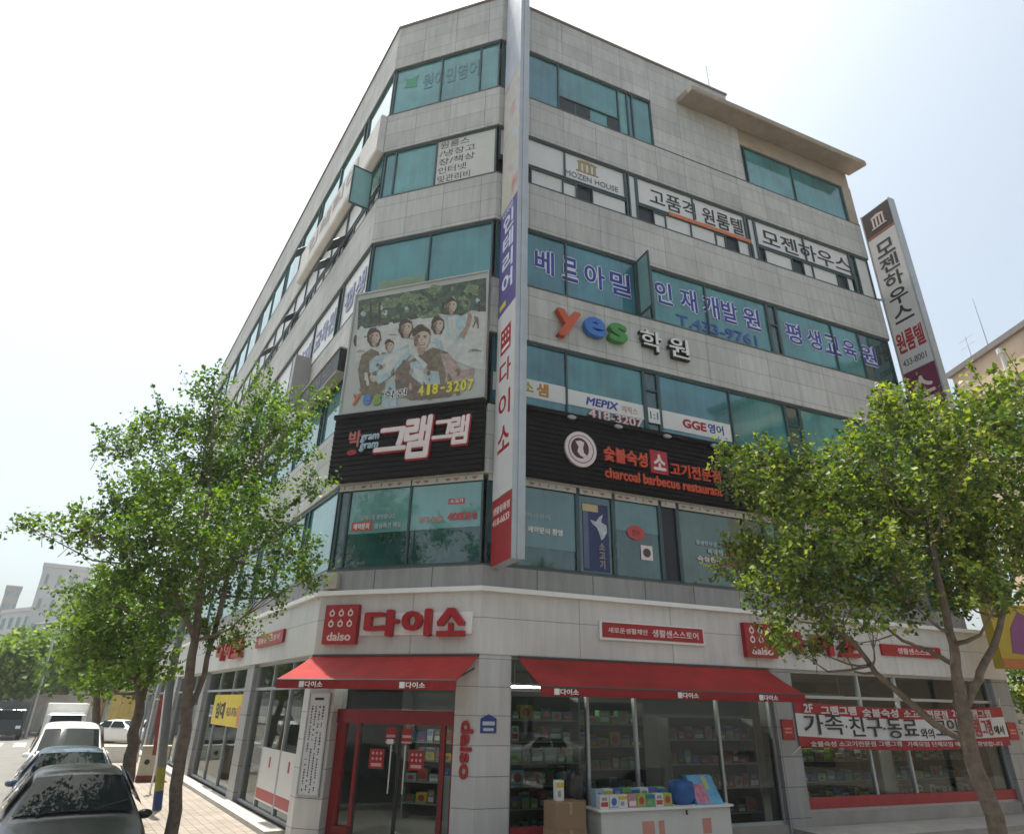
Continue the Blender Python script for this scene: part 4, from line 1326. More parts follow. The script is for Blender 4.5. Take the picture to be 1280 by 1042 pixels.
# fifth floor white sheets lettering
t = sign('window_lettering', 'gold temple emblem over thin grey English words on a white fifth floor pane', 'window sign', FR, 3.3, 17.6)
bm = MB()
temple(bm, FR, 2.72, 18.0, .74, .50, -.088, -.07)
bm.build('emblem', [mat('dull_gold', (.36, .29, .15), .5, .1)], t)
text('MOZEN HOUSE', FR, 2.3, 17.66, w=1.9, h=.22, o=-.075, ext=.003, bold=.004, m=mat('grey_vinyl', (.16, .16, .15), .5, .1), parent=t)
t = sign('window_lettering', 'black Korean letters over an orange stripe on the middle fifth floor windows', 'window sign', FR, 7.2, 17.5)
text('고품격', FR, 5.42, 17.68, w=1.85, h=.70, o=-.076, ext=.003, bold=.012, m=M_INK, parent=t)
text('원룸텔', FR, 7.55, 17.66, w=1.75, h=.72, o=-.076, ext=.003, bold=.012, m=M_INK, parent=t)
bm = MB()
bm.box(FR, 6.1, 9.55, -.04, -.03, 17.42, 17.56)
bm.build('stripe', [mat('orange_stripe', (.60, .16, .05), .5, .08)], t)
t = sign('window_lettering', 'five black Korean letters on the white fifth floor windows farthest right', 'window sign', FR, 12.2, 17.6)
text('모젠하우스', FR, 10.15, 17.62, w=4.3, h=.74, o=-.076, ext=.003, bold=.012, m=M_INK, parent=t)
# third floor strips
t = sign('window_sign', 'white strip with yellow and orange Korean letters at the left third floor window', 'window sign', FR, 1, 9.7)
bm = MB()
bm.box(FR, .08, 2.16, -.085, -.075, 9.74, 10.24)
bm.build('strip', [M_WFILM], t)
text('이소', FR, .62, 9.84, w=.62, h=.34, o=-.07, ext=.003, bold=.04, m=mat('mustard_vinyl', (.42, .34, .04), .5, .1), parent=t)
text('샘', FR, 1.32, 9.82, w=.34, h=.38, o=-.07, ext=.003, bold=.04, m=mat('amber_vinyl', (.50, .22, .03), .5, .1), parent=t)
t = sign('window_sign', 'white strip with dark blue English letters above a red and white phone number', 'window sign', FR, 3.4, 9.4)
bm = MB()
bm.box(FR, 2.2, 4.58, -.085, -.075, 9.76, 10.20)
bm.build('strip', [M_WFILM], t)
text('MEPIX', FR, 2.75, 9.86, w=1.0, h=.24, o=-.07, ext=.003, bold=.035, m=M_BLUEINK, parent=t, shear=.2)
text('메픽스', FR, 3.85, 9.86, w=.5, h=.2, o=-.07, ext=.003, bold=.02, m=mat('faded_rose', (.5, .28, .27), .5, .1), parent=t)
text('418-3207', FR, 2.78, 9.47, w=1.7, h=.29, o=-.035, ext=.003, bold=.06, m=mat('rose_red', (.42, .10, .11), .5, .1), parent=t)
text('418-3207', FR, 2.80, 9.485, w=1.66, h=.26, o=-.03, ext=.003, bold=.015, m=M_PINKW, parent=t)
t = sign('window_sign', 'small white square reading 1:1 in the narrow third floor window', 'window sign', FR, 4.85, 9.7)
bm = MB()
bm.box(FR, 4.66, 5.04, -.036, -.03, 9.70, 10.15)
bm.build('strip', [M_WFILM], t)
text('1:1', FR, 4.72, 9.82, w=.26, h=.22, o=-.027, ext=.002, bold=.02, m=mat('teal_ink', (.05, .12, .14), .5, .1), parent=t)
t = sign('window_sign', 'white strip with red capital letters and blue Korean on the third floor', 'window sign', FR, 6.3, 9.7)
bm = MB()
bm.box(FR, 5.15, 7.52, -.085, -.075, 9.64, 10.18)
bm.build('strip', [M_WFILM], t)
text('GGE', FR, 5.82, 9.78, w=.82, h=.28, o=-.07, ext=.003, bold=.05, m=M_REDL, parent=t)
text('영어', FR, 6.70, 9.78, w=.55, h=.30, o=-.07, ext=.003, bold=.03, m=M_BLUEINK, parent=t)

# --- signs on the right fascia
t = sign('fascia_sign', 'thin red strip with white Korean slogan on the fascia above the long red awning', 'shop sign', FR, 4.2, 4.05)
bm = MB()
bm.box(FR, 2.80, 5.66, .065, .12, 4.02, 4.42)
bm.build('backing', [M_TRIM], t)
bm = MB()
bm.box(FR, 2.86, 5.62, .12, .135, 4.07, 4.39)
bm.build('face', [M_RED], t)
text('새로운생활제안', FR, 3.0, 4.17, w=1.06, h=.12, o=.14, ext=.003, bold=.02, m=M_PINKW, parent=t)
text('생활센스스토어', FR, 4.18, 4.14, w=1.30, h=.17, o=.14, ext=.003, bold=.02, m=M_PINKW, parent=t)
t = sign('fascia_sign', 'red emblem square and red Korean letters on the right fascia behind the tree', 'shop sign', FR, 8.5, 3.85)
dots_square(t, FR, 6.85, 7.80, 3.82, 4.62, .065, deep=.14)
for i, ch in enumerate('다이소'): text(ch, FR, 8.05 + i * .95, 3.95, w=.75, h=.55, o=.2, ext=.1, bold=.05, m=M_REDL, parent=t)
t = sign('fascia_sign', 'small red strip at the far right end of the white fascia', 'shop sign', FR, 13, 4.1)
bm = MB()
bm.box(FR, 11.6, 13.95, .065, .12, 4.07, 4.36)
bm.build('face', [M_RED], t)
text('생활센스스토어', FR, 12.2, 4.13, w=1.5, h=.16, o=.125, ext=.003, bold=.02, m=M_PINKW, parent=t)
for lab, a0, a1 in (('small red square sign on the grey pier at the awning end', 7.74, 8.12), ('small red square sign on the grey pier at the right end of the shop', 16.1, 16.5)):
    t = sign('pier_sign', lab, 'sign', FR, a0, 2.0)
    bm = MB()
    bm.box(FR, a0, a1, .035, .06, 2.02, 2.46)
    bm.build('plate', [M_RED], t)
    bm = MB()
    for k in range(2): bm.box(FR, a0 + .08, a1 - .08, .06, .063, 2.16 + k * .08, 2.20 + k * .08)
    bm.build('print', [mat('pale_red_print', (.6, .25, .2), .5, .1)], t)
# --- hanging banner in front of the right windows
t = sign('banner', 'long white cloth banner with red borders and black Korean letters across the right shop windows', 'banner', FR, 12, 1.9)
def sag(a): return -.10 * math.sin((a - 8.3) / 7.6 * math.pi) - .0
bz0, bz1 = 1.88, 2.86
bm = MB()
N_ = 60
rows = [(0, 1, bz0, bz0 + .22), (1, 0, bz0 + .22, bz1 - .26), (2, 1, bz1 - .26, bz1)]
for i in range(N_):
    x0, x1 = 8.2 + 7.75 * i / N_, 8.2 + 7.75 * (i + 1) / N_
    w0, w1 = .10 + .02 * math.sin(x0 * 2.1), .10 + .02 * math.sin(x1 * 2.1)
    for _, mi, z0, z1 in rows:
        P = FR.pt
        bm.face([P(x0, w0, z0 + sag(x0)), P(x1, w1, z0 + sag(x1)), P(x1, w1, z1 + sag(x1)), P(x0, w0, z1 + sag(x0))], None, mi)
        bm.face([P(x1, w1 - .006, z0 + sag(x1)), P(x0, w0 - .006, z0 + sag(x0)), P(x0, w0 - .006, z1 + sag(x0)), P(x1, w1 - .006, z1 + sag(x1))], None, mi)
bm.build('cloth', [mat('banner_cloth', (.62, .62, .61), .7, .07), mat('banner_red', (.34, .03, .035), .7, .12, scale=3)], t)
def bt(s_, a, z, w, h, m, bold=.02, o=.13):
    text(s_, FR, a, z + sag(a + w / 2), w=w, h=h, o=o, ext=.003, bold=bold, m=m, parent=t)
bt('가족', 8.38, 2.16, 1.30, .46, M_INK, .012)
bt('·', 9.74, 2.34, .06, .06, M_INK)
bt('친구', 9.88, 2.16, 1.14, .46, M_INK, .012)
bt('·', 11.06, 2.34, .06, .06, M_INK)
bt('동료', 11.2, 2.15, 1.12, .46, M_INK, .012)
bt('와의', 12.4, 2.15, .5, .24, M_INK, .02)
bt('모임', 12.98, 2.15, .92, .46, M_INK, .012)
bt('은', 13.95, 2.15, .2, .22, M_INK, .02)
bt('그램', 14.2, 2.15, .64, .46, M_REDL, .02)
bt('그램', 14.9, 2.17, .42, .40, M_REDL, .02)
bt('에서', 15.4, 2.17, .40, .22, M_INK, .02)
M_BW = mat('banner_white_ink', (.62, .56, .54), .6, .08)
bt('2F', 8.45, 2.63, .30, .20, M_BW, .03)
bt('그램그램', 9.0, 2.63, 1.2, .2, M_BW, .04)
bt('숯불숙성', 10.4, 2.63, 1.3, .2, M_BW, .03)
bt('소고기전문점', 11.9, 2.63, 1.7, .2, M_BW, .03)
bt('2층 그램그램', 13.8, 2.63, 1.6, .2, M_BW, .02)
bt('숯불숙성 소고기전문점 그램그램', 8.5, 1.94, 3.1, .12, M_BW, .02)
bt('가족모임 단체모임 예약문의 환영합니다', 11.8, 1.94, 3.8, .12, M_BW, .02)
fb = MB()
for a0, z0, a1, z1 in ((8.2, bz1, 7.95, 3.1), (8.2, bz0, 7.95, 1.7), (15.95, bz1, 16.1, 3.1), (15.95, bz0, 16.1, 1.75)):
    fb.tube([FR.pt(a0, .1, z0), FR.pt(a1, .04, z1)], .008, 4)
fb.build('cord', [M_WHITE], t)

# --- tall blade signs at right angles to the wall
def blade_frame(s0, th, oa, ob_):
    """frame of the blade's left face: runs outwards from the wall, normal looking left"""
    base = FR.pt(s0, 0, 0)
    return Frame((base.x, base.y), (FR.n.x, FR.n.y), (-FR.d.x, -FR.d.y))
FB = blade_frame(.15, .25, .05, 1.25)
W0, W1 = .08, 1.25
t = sign('projecting_sign', 'very tall narrow sign of stacked panels standing out from the middle corner', 'projecting sign', FR, .28, 5.35, .6)
bm = MB()
bm.box(FB, W0, W1 - .002, -.25, -.01, 5.35, 26.6)
bm.build('case', [mat('sign_case_grey', (.46, .47, .49), .4, .08, metal=.2)], t)
fb = MB()
fb.box(FB, W1, W1 + .05, -.27, .015, 5.33, 26.62)
fb.box(FB, W1 + .051, W1 + .075, -.17, -.09, 5.33, 26.62)
for z in (5.8, 9, 12.6, 16.2, 19.8, 23.4): fb.tube([FB.pt(-.02, -.12, z), FB.pt(W0 + .03, -.12, z)], .04, 6)
fb.build('frame', [M_ALU], t)
M_FADE = None
def fade_mat():
    mt, nt, b = nodes_of('faded_colour_film')
    L = nt.links.new
    tc = nt.nodes.new('ShaderNodeTexCoord')
    nz = nt.nodes.new('ShaderNodeTexNoise')
    nz.inputs['Scale'].default_value = 1.3
    nz.inputs['Detail'].default_value = 3
    L(tc.outputs['Object'], nz.inputs['Vector'])
    cr_ = nt.nodes.new('ShaderNodeValToRGB')
    e = cr_.color_ramp.elements
    e[0].position, e[0].color = .3, (.46, .20, .17, 1)
    e[1].position, e[1].color = .75, (.44, .46, .55, 1)
    for p, c in ((.42, (.52, .40, .36, 1)), (.5, (.50, .50, .53, 1)), (.58, (.50, .46, .30, 1)), (.66, (.46, .50, .58, 1))):
        x = e.new(p); x.color = c
    L(nz.outputs['Fac'], cr_.inputs[0])
    L(cr_.outputs[0], b.inputs['Base Color'])
    b.inputs['Roughness'].default_value = .4
    return mt
pan = [(5.36, 6.80, M_RED), (6.82, 11.65, mat('sign_white', (.60, .59, .58), .4, .04)), (11.67, 15.0, M_PURP), (15.02, 19.9, fade_mat()), (19.92, 26.58, mat('pale_lilac_film', (.44, .46, .53), .4, .2, scale=1.5))]
for z0, z1, m_ in pan:
    bm = MB()
    bm.box(FB, W0 + .02, W1 - .012, -.008, .008, z0, z1)
    bm.build('sign_panel', [m_], t)
dots_square(t, FB, .36, .98, 10.42, 11.12, .008, word=False, deep=.004, face=M_REDL, dot=M_WHITE, ringed=False)
bm = MB()
bm.box(FB, .44, .90, .012, .016, 10.50, 10.59)
bm.build('emblem', [M_WHITE], t)
for ch, z in (('다', 9.58), ('이', 8.70), ('소', 7.86)): text(ch, FB, .32, z, w=.70, h=.62, o=.013, ext=.003, bold=.02, m=M_REDL, parent=t)
text('생활용품점', FB, .16, 6.45, w=.95, h=.17, o=.013, ext=.003, bold=.03, m=M_PINKW, parent=t)
text('418-6633', FB, .16, 6.20, w=.95, h=.16, o=.013, ext=.003, bold=.03, m=M_PINKW, parent=t)
for ch, z in (('인', 14.15), ('테', 13.5), ('리', 12.85), ('어', 12.2)): text(ch, FB, .30, z, w=.70, h=.56, o=.013, ext=.003, bold=.03, m=M_OUTL, parent=t)
text('디자인', FB, .25, 14.76, w=.7, h=.2, o=.013, ext=.003, bold=.02, m=M_OUTL, parent=t)
bm = MB()
bm.box(FB, .2, .6, .008, .012, 11.8, 11.95)
bm.build('print', [M_YEL], t)
FB2 = blade_frame(16.0, .25, -.2, 1.05)
t = sign('projecting_sign', 'tall white and purple sign with black Korean letters standing out from the right end', 'projecting sign', FR, 16.12, 5.6, .5)
V0, V1 = -.18, 1.02
bm = MB()
bm.box(FB2, V0, V1, -.28, -.01, 5.6, 21.05)
bm.build('case', [mat('sign_case_pale', (.50, .53, .56), .4, .08)], t)
fb = MB()
fb.box(FB2, V1 + .001, V1 + .05, -.30, .012, 5.58, 21.07)
fb.box(FB2, V0 - .05, V0 - .001, -.30, .012, 5.58, 21.07)
for z in (7, 12, 17): fb.tube([FR.pt(15.4, -.3, z), FR.pt(16.1, -.15, z)], .05, 6)
fb.build('frame', [M_ALU], t)
for z0, z1, m_ in ((19.9, 21.02, mat('brown_black_panel', (.045, .03, .028), .4, .1)), (19.77, 19.88, mat('brick_stripe', (.25, .07, .04), .5, .1)), (13.8, 19.75, MATS['sign_white']), (5.62, 13.78, mat('plum_panel', (.15, .018, .06), .4, .15))):
    bm = MB()
    bm.box(FB2, V0 + .02, V1 - .02, -.008, .008, z0, z1)
    bm.build('sign_panel', [m_], t)
bm = MB()
temple(bm, FB2, .14, 20.12, .6, .62, .008, .014)
bm.build('emblem', [M_PINKW], t)
for ch, z in (('모', 18.75), ('젠', 18.0), ('하', 17.25), ('우', 16.5), ('스', 15.75)): text(ch, FB2, .04, z, w=.76, h=.66, o=.014, ext=.003, bold=.02, m=M_INK, parent=t)
for i, ch in enumerate('원룸텔'): text(ch, FB2, -.12 + i * .36, 14.55, w=.34, h=.85, o=.014, ext=.003, bold=.03, m=M_REDL, parent=t)
text('433-8001', FB2, -.08, 14.02, w=.9, h=.26, o=.014, ext=.003, bold=.015, m=mat('dark_grey_ink', (.08, .08, .08), .5, .1), parent=t)
for ch, z in (('스', 12.75), ('크', 11.9), ('린', 11.05), ('골', 10.2), ('프', 9.35)): text(ch, FB2, .0, z, w=.80, h=.72, o=.014, ext=.003, bold=.03, m=M_PINKW, parent=t)

# --- left front signs
t = sign('sign_board', 'long bulging cream sign board along the upper stone band of the left front', 'sign', FL, 4.5, 18.72)
prof = [(.01, 18.70), (.20, 18.72), (.235, 18.78), (.24, 18.86), (.22, 20.22), (.20, 20.27), (.01, 20.30)]
bm = MB()
for i in range(len(prof)):
    (o, z), (p, y) = prof[i], prof[(i + 1) % len(prof)]
    bm.face([FL.pt(.05, o, z), FL.pt(8.7, o, z), FL.pt(8.7, p, y), FL.pt(.05, p, y)], [(.05, z), (8.7, z), (8.7, y), (.05, y)])
for a in (.05, 8.7): bm.face([FL.pt(a, o, z) for o, z in prof])
bm.build('case', [mat('weathered_cream_board', (.62, .59, .55), .6, .2, scale=1.1)], t)
bm = MB()
t2 = t
text('인테리어', FLT, -7.5, 19.3, w=5.6, h=.7, o=.245, ext=.004, bold=.02, m=mat('faded_grey_letter', (.42, .38, .36), .6, .1), parent=t2)
t = sign('sign_board', 'short black sign box hanging under the third floor windows of the left front', 'sign', FL, 2.4, 10.9)
bm = MB()
bm.box(FL, .55, 4.4, .02, .3, 10.9, 11.62)
bm.build('case', [M_BLACK], t)
fb = MB()
for a0, a1, z0, z1 in ((.5, 4.45, 10.86, 10.9), (.5, 4.45, 11.62, 11.66)): fb.box(FL, a0, a1, .02, .33, z0, z1)
fb.build('frame', [mat('beige_metal_edge', (.35, .31, .25), .5, .1)], t)
text('태권도', FLT, -3.9, 11.05, w=2.8, h=.42, o=.306, ext=.003, bold=.02, m=mat('dim_letter', (.12, .11, .1), .5, .1), parent=t)
t = sign('projecting_sign', 'small grey box sign standing out beside the black sign box on the left front', 'projecting sign', FL, 5.0, 12.0)
bm = MB()
bm.box(FL, 4.7, 5.05, .02, .55, 11.3, 13.3)
bm.build('case', [mat('warm_grey_box', (.33, .31, .30), .5, .1)], t)
t = sign('window_lettering', 'rows of lilac Korean letters on the white fourth floor windows of the left front', 'window sign', FL, 3, 13.5)
for s_, a0, a1 in (('평생', .35, 2.1), ('교육원', 3.0, 5.1), ('인재', 5.5, 7.4)):
    text(s_, FLT, -a1, 13.6, w=a1 - a0, h=.9, o=-.07, ext=.003, bold=.03, m=mat('lilac_letter', (.28, .30, .45), .5, .1), parent=t)
t = sign('fascia_sign', 'red raised Korean letters on the white fascia of the left street front', 'shop sign', FL, 8.5, 3.85)
for i, ch in enumerate('다이소'): text(ch, FLT, -10.4 + i * 1.25, 3.86, w=1.05, h=.62, o=.24, ext=.17, bold=.05, m=M_REDL, parent=t)
t = sign('fascia_sign', 'thin red strip with white slogan on the left street fascia', 'shop sign', FL, 3.8, 4.04)
bm = MB()
bm.box(FL, 2.5, 5.3, .065, .13, 4.02, 4.34)
bm.build('face', [M_RED], t)
text('생활센스스토어', FLT, -5.0, 4.1, w=2.2, h=.16, o=.135, ext=.003, bold=.02, m=M_PINKW, parent=t)
# white lower films with small red emblems and red line
t = sign('window_film', 'white film with a red line on the left front shop window nearest the corner', 'window sign', FL, 2.5, .45)
for a0, a1 in ((.45, 1.84), (1.96, 3.54)):
    bm = MB()
    bm.box(FL, a0, a1, -.10, -.088, .46, 1.60)
    bm.build('film', [mat('shop_film_white', (.60, .60, .58), .35, .06)], t)
    bm = MB()
    bm.box(FL, a0, a1, -.088, -.084, .50, .72)
    bm.box(FL, (a0 + a1) / 2 - .1, (a0 + a1) / 2 + .02, -.088, -.084, 1.2, 1.42)
    bm.build('print', [M_RED], t)
t = sign('window_poster', 'bright yellow poster with dark letters in the second shop window of the left front', 'poster', FL, 8.5, 1.95)
bm = MB()
bm.box(FL, 6.3, 10.8, -.095, -.085, 1.92, 2.82)
bm.build('sheet', [mat('bright_yellow_sheet', (.70, .52, .02), .4, .1)], t)
bm = MB()
bm.box(FL, 6.3, 7.0, -.0845, -.082, 1.95, 2.5)
bm.build('print', [mat('orange_patch', (.60, .22, .06), .4, .2, scale=3)], t)
text('임대', FLT, -10.3, 2.1, w=1.4, h=.5, o=-.08, ext=.003, bold=.05, m=M_INK, parent=t)
text('433-9761', FLT, -8.6, 2.2, w=1.5, h=.25, o=-.08, ext=.003, bold=.03, m=mat('dark_violet_ink', (.12, .05, .12), .5, .1), parent=t)
# ================================================================== GOODS IN AND BEFORE THE SHOP
t = thing('goods_table', 'white boxed display table carrying product packs under the long awning', 'table', tuple(FR.pt(3.6, 1.0, ZP)))
bm = MB()
bm.box(FR, 2.16, 5.16, .45, 1.0, ZP, .86)
bm.build('skirt', [mat('table_skirt_white', (.62, .62, .59), .5, .06)], t)
bm = MB()
bm.box(FR, 2.10, 5.22, .40, 1.05, .862, .90)
bm.build('tabletop', [M_WHITE], t)
bm = MB()
for a0, a1 in ((3.05, 3.32), (3.42, 3.55), (4.45, 4.66)): bm.box(FR, a0, a1, 1.0, 1.004, .42, .68)
bm.build('print', [mat('salmon_print', (.60, .27, .22), .5, .1)], t)
bm = MB()
bm.tube([FR.pt(4.05, 1.06, .84), FR.pt(4.05, 1.06, .76)], .02, 6)
bm.build('clip', [M_BLACK], t)
def pack_mesh(w, d, h, mats, style):
    """a shrink wrapped pack: body, printed front, top flap"""
    fr = Frame((0, 0), (1, 0), (0, -1))
    bm = MB()
    e = .012
    n = 4
    pts = [(-w / 2 + e, 0), (w / 2 - e, 0), (w / 2, e), (w / 2, h - e), (w / 2 - e, h), (-w / 2 + e, h), (-w / 2, h - e), (-w / 2, e)]
    bm.prism(fr, pts, -d / 2, d / 2, 0)
    if style == 0:
        bm.box(fr, -w * .4, w * .4, d / 2, d / 2 + .002, h * .15, h * .5, 1)
        bm.box(fr, -w * .3, w * .3, d / 2, d / 2 + .002, h * .6, h * .85, 2)
    elif style == 1:
        bm.disc(fr, 0, h * .5, w * .32, h * .3, d / 2, d / 2 + .002, 1, 14)
        bm.box(fr, -w * .42, w * .42, d / 2, d / 2 + .0015, h * .06, h * .16, 2)
    else:
        bm.box(fr, -w * .5, w * .5, d / 2, d / 2 + .002, h * .66, h * .9, 1)
        bm.box(fr, -w * .3, w * .1, d / 2, d / 2 + .002, h * .2, h * .5, 2)
    me = bm
    return bm
PROTO = {}
PC = {'white': (.62, .62, .60), 'green': (.10, .32, .09), 'red': (.42, .05, .05), 'yellow': (.52, .42, .04), 'blue': (.04, .12, .38), 'brown': (.22, .13, .07), 'pale blue': (.28, .40, .50), 'dark green': (.02, .16, .09), 'pink': (.55, .22, .26), 'orange': (.52, .20, .03), 'grey': (.28, .28, .28), 'lime': (.30, .42, .05)}
def pack(color, w, d, h, style, fr, a, o, z, label, group, rot=0):
    key = (color, round(w, 2), round(d, 2), round(h, 2), style)
    if key not in PROTO:
        c2_ = ['white', 'red', 'blue', 'yellow', 'dark green'][style % 5 if color != 'white' else 1 + style % 4]
        mts = [mat('pack_' + color.replace(' ', '_'), PC[color], .4, .1), mat('pack_' + c2_.replace(' ', '_'), PC[c2_], .4, .1), mat('pack_grey', PC['grey'], .4, .1)]
        ob_ = pack_mesh(w, d, h, mts, style).build('product_pack', mts, loc=(0, 0, 0))
        PROTO[key] = ob_
        o_ = ob_
    else:
        o_ = PROTO[key].copy()
        COL.objects.link(o_)
    o_.location = fr.pt(a, o, z)
    o_.rotation_euler = (0, 0, fr.ang() + (math.pi if fr.mir else 0) + rot)
    tag(o_, label, 'product', group)
    return o_
grp = 'product packs on the goods table'
x = 2.28
i = 0
while x < 3.92:
    c = ['white', 'white', 'white', 'pink', 'lime', 'green', 'white', 'lime'][i % 8]
    pack(c, .19, .16, .22, i % 3, FR, x, .86, .902, '%s printed pack standing in the front row on the white goods table' % c, grp, random.uniform(-.08, .08))
    pack(['pale blue', 'white', 'blue', 'green'][i % 4], .19, .16, .30, (i + 1) % 3, FR, x + .03, .62, .902, '%s taller pack in the back row on the white goods table' % ['pale blue', 'white', 'blue', 'green'][i % 4], grp)
    x += .205
    i += 1
# blue holdall and the boxed picture beside it
def blob(name, label, cat, fr, a, o, z, r, m_, sq=.6):
    bmm = bmesh.new()
    bmesh.ops.create_icosphere(bmm, subdivisions=4, radius=1)
    for v in bmm.verts:
        p = v.co
        q = Vector([math.copysign(abs(c) ** sq, c) for c in p])
        nn = mnoise.noise(p * 2.3) * .12
        v.co = Vector((q.x * r[0], q.y * r[1], q.z * r[2])) * (1 + nn)
        v.co.z = max(v.co.z, -r[2] * .8) + r[2] * .8
    me = bpy.data.meshes.new(name)
    bmm.to_mesh(me)
    bmm.free()
    me.polygons.foreach_set('use_smooth', [True] * len(me.polygons))
    me.materials.append(m_)
    ob_ = bpy.data.objects.new(name, me)
    COL.objects.link(ob_)
    ob_.location = fr.pt(a, o, z)
    ob_.rotation_euler = (0, 0, fr.ang())
    return tag(ob_, label, cat)
blob('storage_bag', 'slumped blue bag on the right half of the goods table', 'bag', FR, 4.22, .70, .9, (.26, .2, .24), mat('blue_bag_cloth', (.02, .09, .27), .55, .25, scale=6))
t = thing('gift_box', 'tilted light blue and pink printed box leaning on the blue bag', 'box', tuple(FR.pt(4.7, .75, .9)))
bm = MB()
P = FR.pt
q = [(4.42, .95, .905), (5.06, .95, .905), (4.98, .70, 1.40), (4.36, .70, 1.40)]
off = FR.n * -.12
f0 = [P(*v) for v in q]
f1 = [v + off for v in f0]
bm.face(f0)
bm.face(f1[::-1])
for k in range(4): bm.face([f0[k], f1[k], f1[(k + 1) % 4], f0[(k + 1) % 4]])
bm.build('carton', [mat('sky_blue_carton', (.10, .32, .52), .4, .3, scale=4)], t)
bm = MB()
def lerp(u, v):
    a_ = f0[0].lerp(f0[1], u); b_ = f0[3].lerp(f0[2], u)
    return a_.lerp(b_, v) + FR.n * .003
bm.face([lerp(.03, .05), lerp(.52, .05), lerp(.52, .7), lerp(.03, .7)])
bm.build('picture', [mat('pink_carton_picture', (.50, .17, .24), .4, .5, scale=14)], t)
bm = MB()
bm.face([lerp(.55, .5), lerp(.72, .5), lerp(.72, .95), lerp(.55, .95)])
bm.build('yellow_patch', [mat('yellow_green_patch', (.40, .45, .15), .4, .2)], t)
# cardboard boxes beside the table
M_CARD = mat('cardboard', (.25, .165, .095), .8, .12, scale=4)
def carton(label, fr, a, o, z, w, d, h, group='cardboard boxes by the goods table'):
    t = thing('cardboard_box', label, 'box', tuple(fr.pt(a, o, z)), group)
    bm = MB()
    bm.box(fr, a - w / 2, a + w / 2, o - d / 2, o + d / 2, z, z + h)
    bm.build('carton', [M_CARD], t)
    bm = MB()
    bm.box(fr, a - .03, a + .03, o - d / 2 - .002, o + d / 2 + .002, z + h * .55, z + h + .002)
    bm.build('tape', [mat('packing_tape', (.34, .25, .14), .35, .1)], t)
carton('upper brown cardboard box of the two stacked left of the goods table', FR, 1.5, .8, .62, .62, .5, .42)
carton('lower brown cardboard box of the two stacked left of the goods table', FR, 1.5, .8, ZP, .64, .52, .488)
carton('darker tall cardboard box between the stacked boxes and the goods table', FR, 2.0 - .05, .38, ZP, .30, .3, .88)
pack('white', .16, .12, .34, 2, FR, 1.38, .8, 1.043, 'tall white packet standing on the stacked cardboard boxes', None)
blob('dark_bundle', 'dark wrapped bundle standing behind the tall cardboard box', 'bundle', FR, 1.95, .38, 1.012, (.16, .13, .26), mat('dark_plastic_wrap', (.035, .03, .03), .3, .4, scale=9))
# shelving inside the windows
M_SHELF = mat('shelf_metal', (.30, .30, .29), .5, .1)
def shelf(label, fr, a0, a1, o, zs, colors, depth=.4, glabel=''):
    t = thing('shop_shelf', label, 'shelf', tuple(fr.pt((a0 + a1) / 2, o, .16)), 'display shelves inside the shop')
    bm = MB()
    for a in (a0, a1 - .04): bm.box(fr, a, a + .04, o - depth, o, .165, zs[-1] + .45)
    bm.build('upright', [M_SHELF], t)
    for z in zs:
        bm = MB()
        bm.box(fr, a0 + .041, a1 - .041, o - depth, o, z - .025, z)
        bm.build('shelf_board', [M_SHELF], t)
    bm = MB()
    bm.box(fr, a0 + .041, a1 - .041, o - depth - .02, o - depth, .2, zs[-1] + .45)
    bm.build('back_panel', [mat('shelf_back', (.05, .055, .05), .6, .1)], t)
    for zi, z in enumerate(zs):
        x = a0 + .14
        while x < a1 - .14:
            c = random.choice(colors)
            w = random.choice((.16, .22, .28))
            h = random.choice((.16, .22, .28))
            if x + w / 2 > a1 - .05: break
            pack(c, w, .2, h, random.randrange(3), fr, x + w / 2 - .08, o - .13, z + .002, '%s boxed goods on the %s' % (c, glabel), 'boxed goods on the shop shelves')
            x += w + .03
shelf('tall shelf of coloured goods behind the window right of the corner pier', FR, .85, 2.5, -.35, (.38, .78, 1.18, 1.58, 1.98, 2.38), ['brown', 'yellow', 'green', 'dark green', 'red', 'white', 'pale blue', 'lime'], glabel='shelf by the corner pier window')
shelf('shelf of pale packets behind the middle of the awning window', FR, 2.7, 4.5, -.9, (.5, .95, 1.4, 1.85, 2.3), ['white', 'grey', 'green', 'dark green', 'pale blue', 'orange'], glabel='shelf in the middle of the awning window')
shelf('dark shelf at the right end of the awning window', FR, 4.9, 7.45, -.55, (.5, 1.0, 1.5, 2.0), ['dark green', 'grey', 'brown', 'red', 'blue'], glabel='shelf at the right end of the awning window')
shelf('shelf behind the left half of the bannered window', FR, 8.5, 11.6, -.8, (.6, 1.05, 1.5), ['green', 'yellow', 'lime', 'blue', 'grey', 'white'], glabel='shelf below the left half of the banner')
shelf('shelf behind the right half of the bannered window', FR, 12.3, 15.6, -.8, (.6, 1.05, 1.5), ['grey', 'pale blue', 'brown', 'white', 'dark green'], glabel='shelf below the right half of the banner')
shelf('shelf seen through the glass entrance doors', FC, .9, 2.6, -3.0, (.5, .95, 1.4, 1.8), ['blue', 'dark green', 'brown', 'pale blue', 'yellow'], glabel='shelf behind the entrance doors')
bm = MB()
bm.box(FR, 8.3, 15.94, -.10, -.08, .56, .80)
tag(bm.build('window_border', mat('red_border_film', (.36, .04, .045), .5, .2, scale=4)), 'long dark red printed film along the foot of the bannered windows', 'window sign')
bm = MB()
bm.box(FR, .78, 2.4, -.11, -.09, .36, .52)
tag(bm.build('window_border', MATS['red_border_film']), 'short dark red film at the foot of the window beside the corner pier', 'window sign')
M_TUBE = mat('lit_tube', (.8, .8, .78), .4, .02, emit=((1, .97, .9), 45))
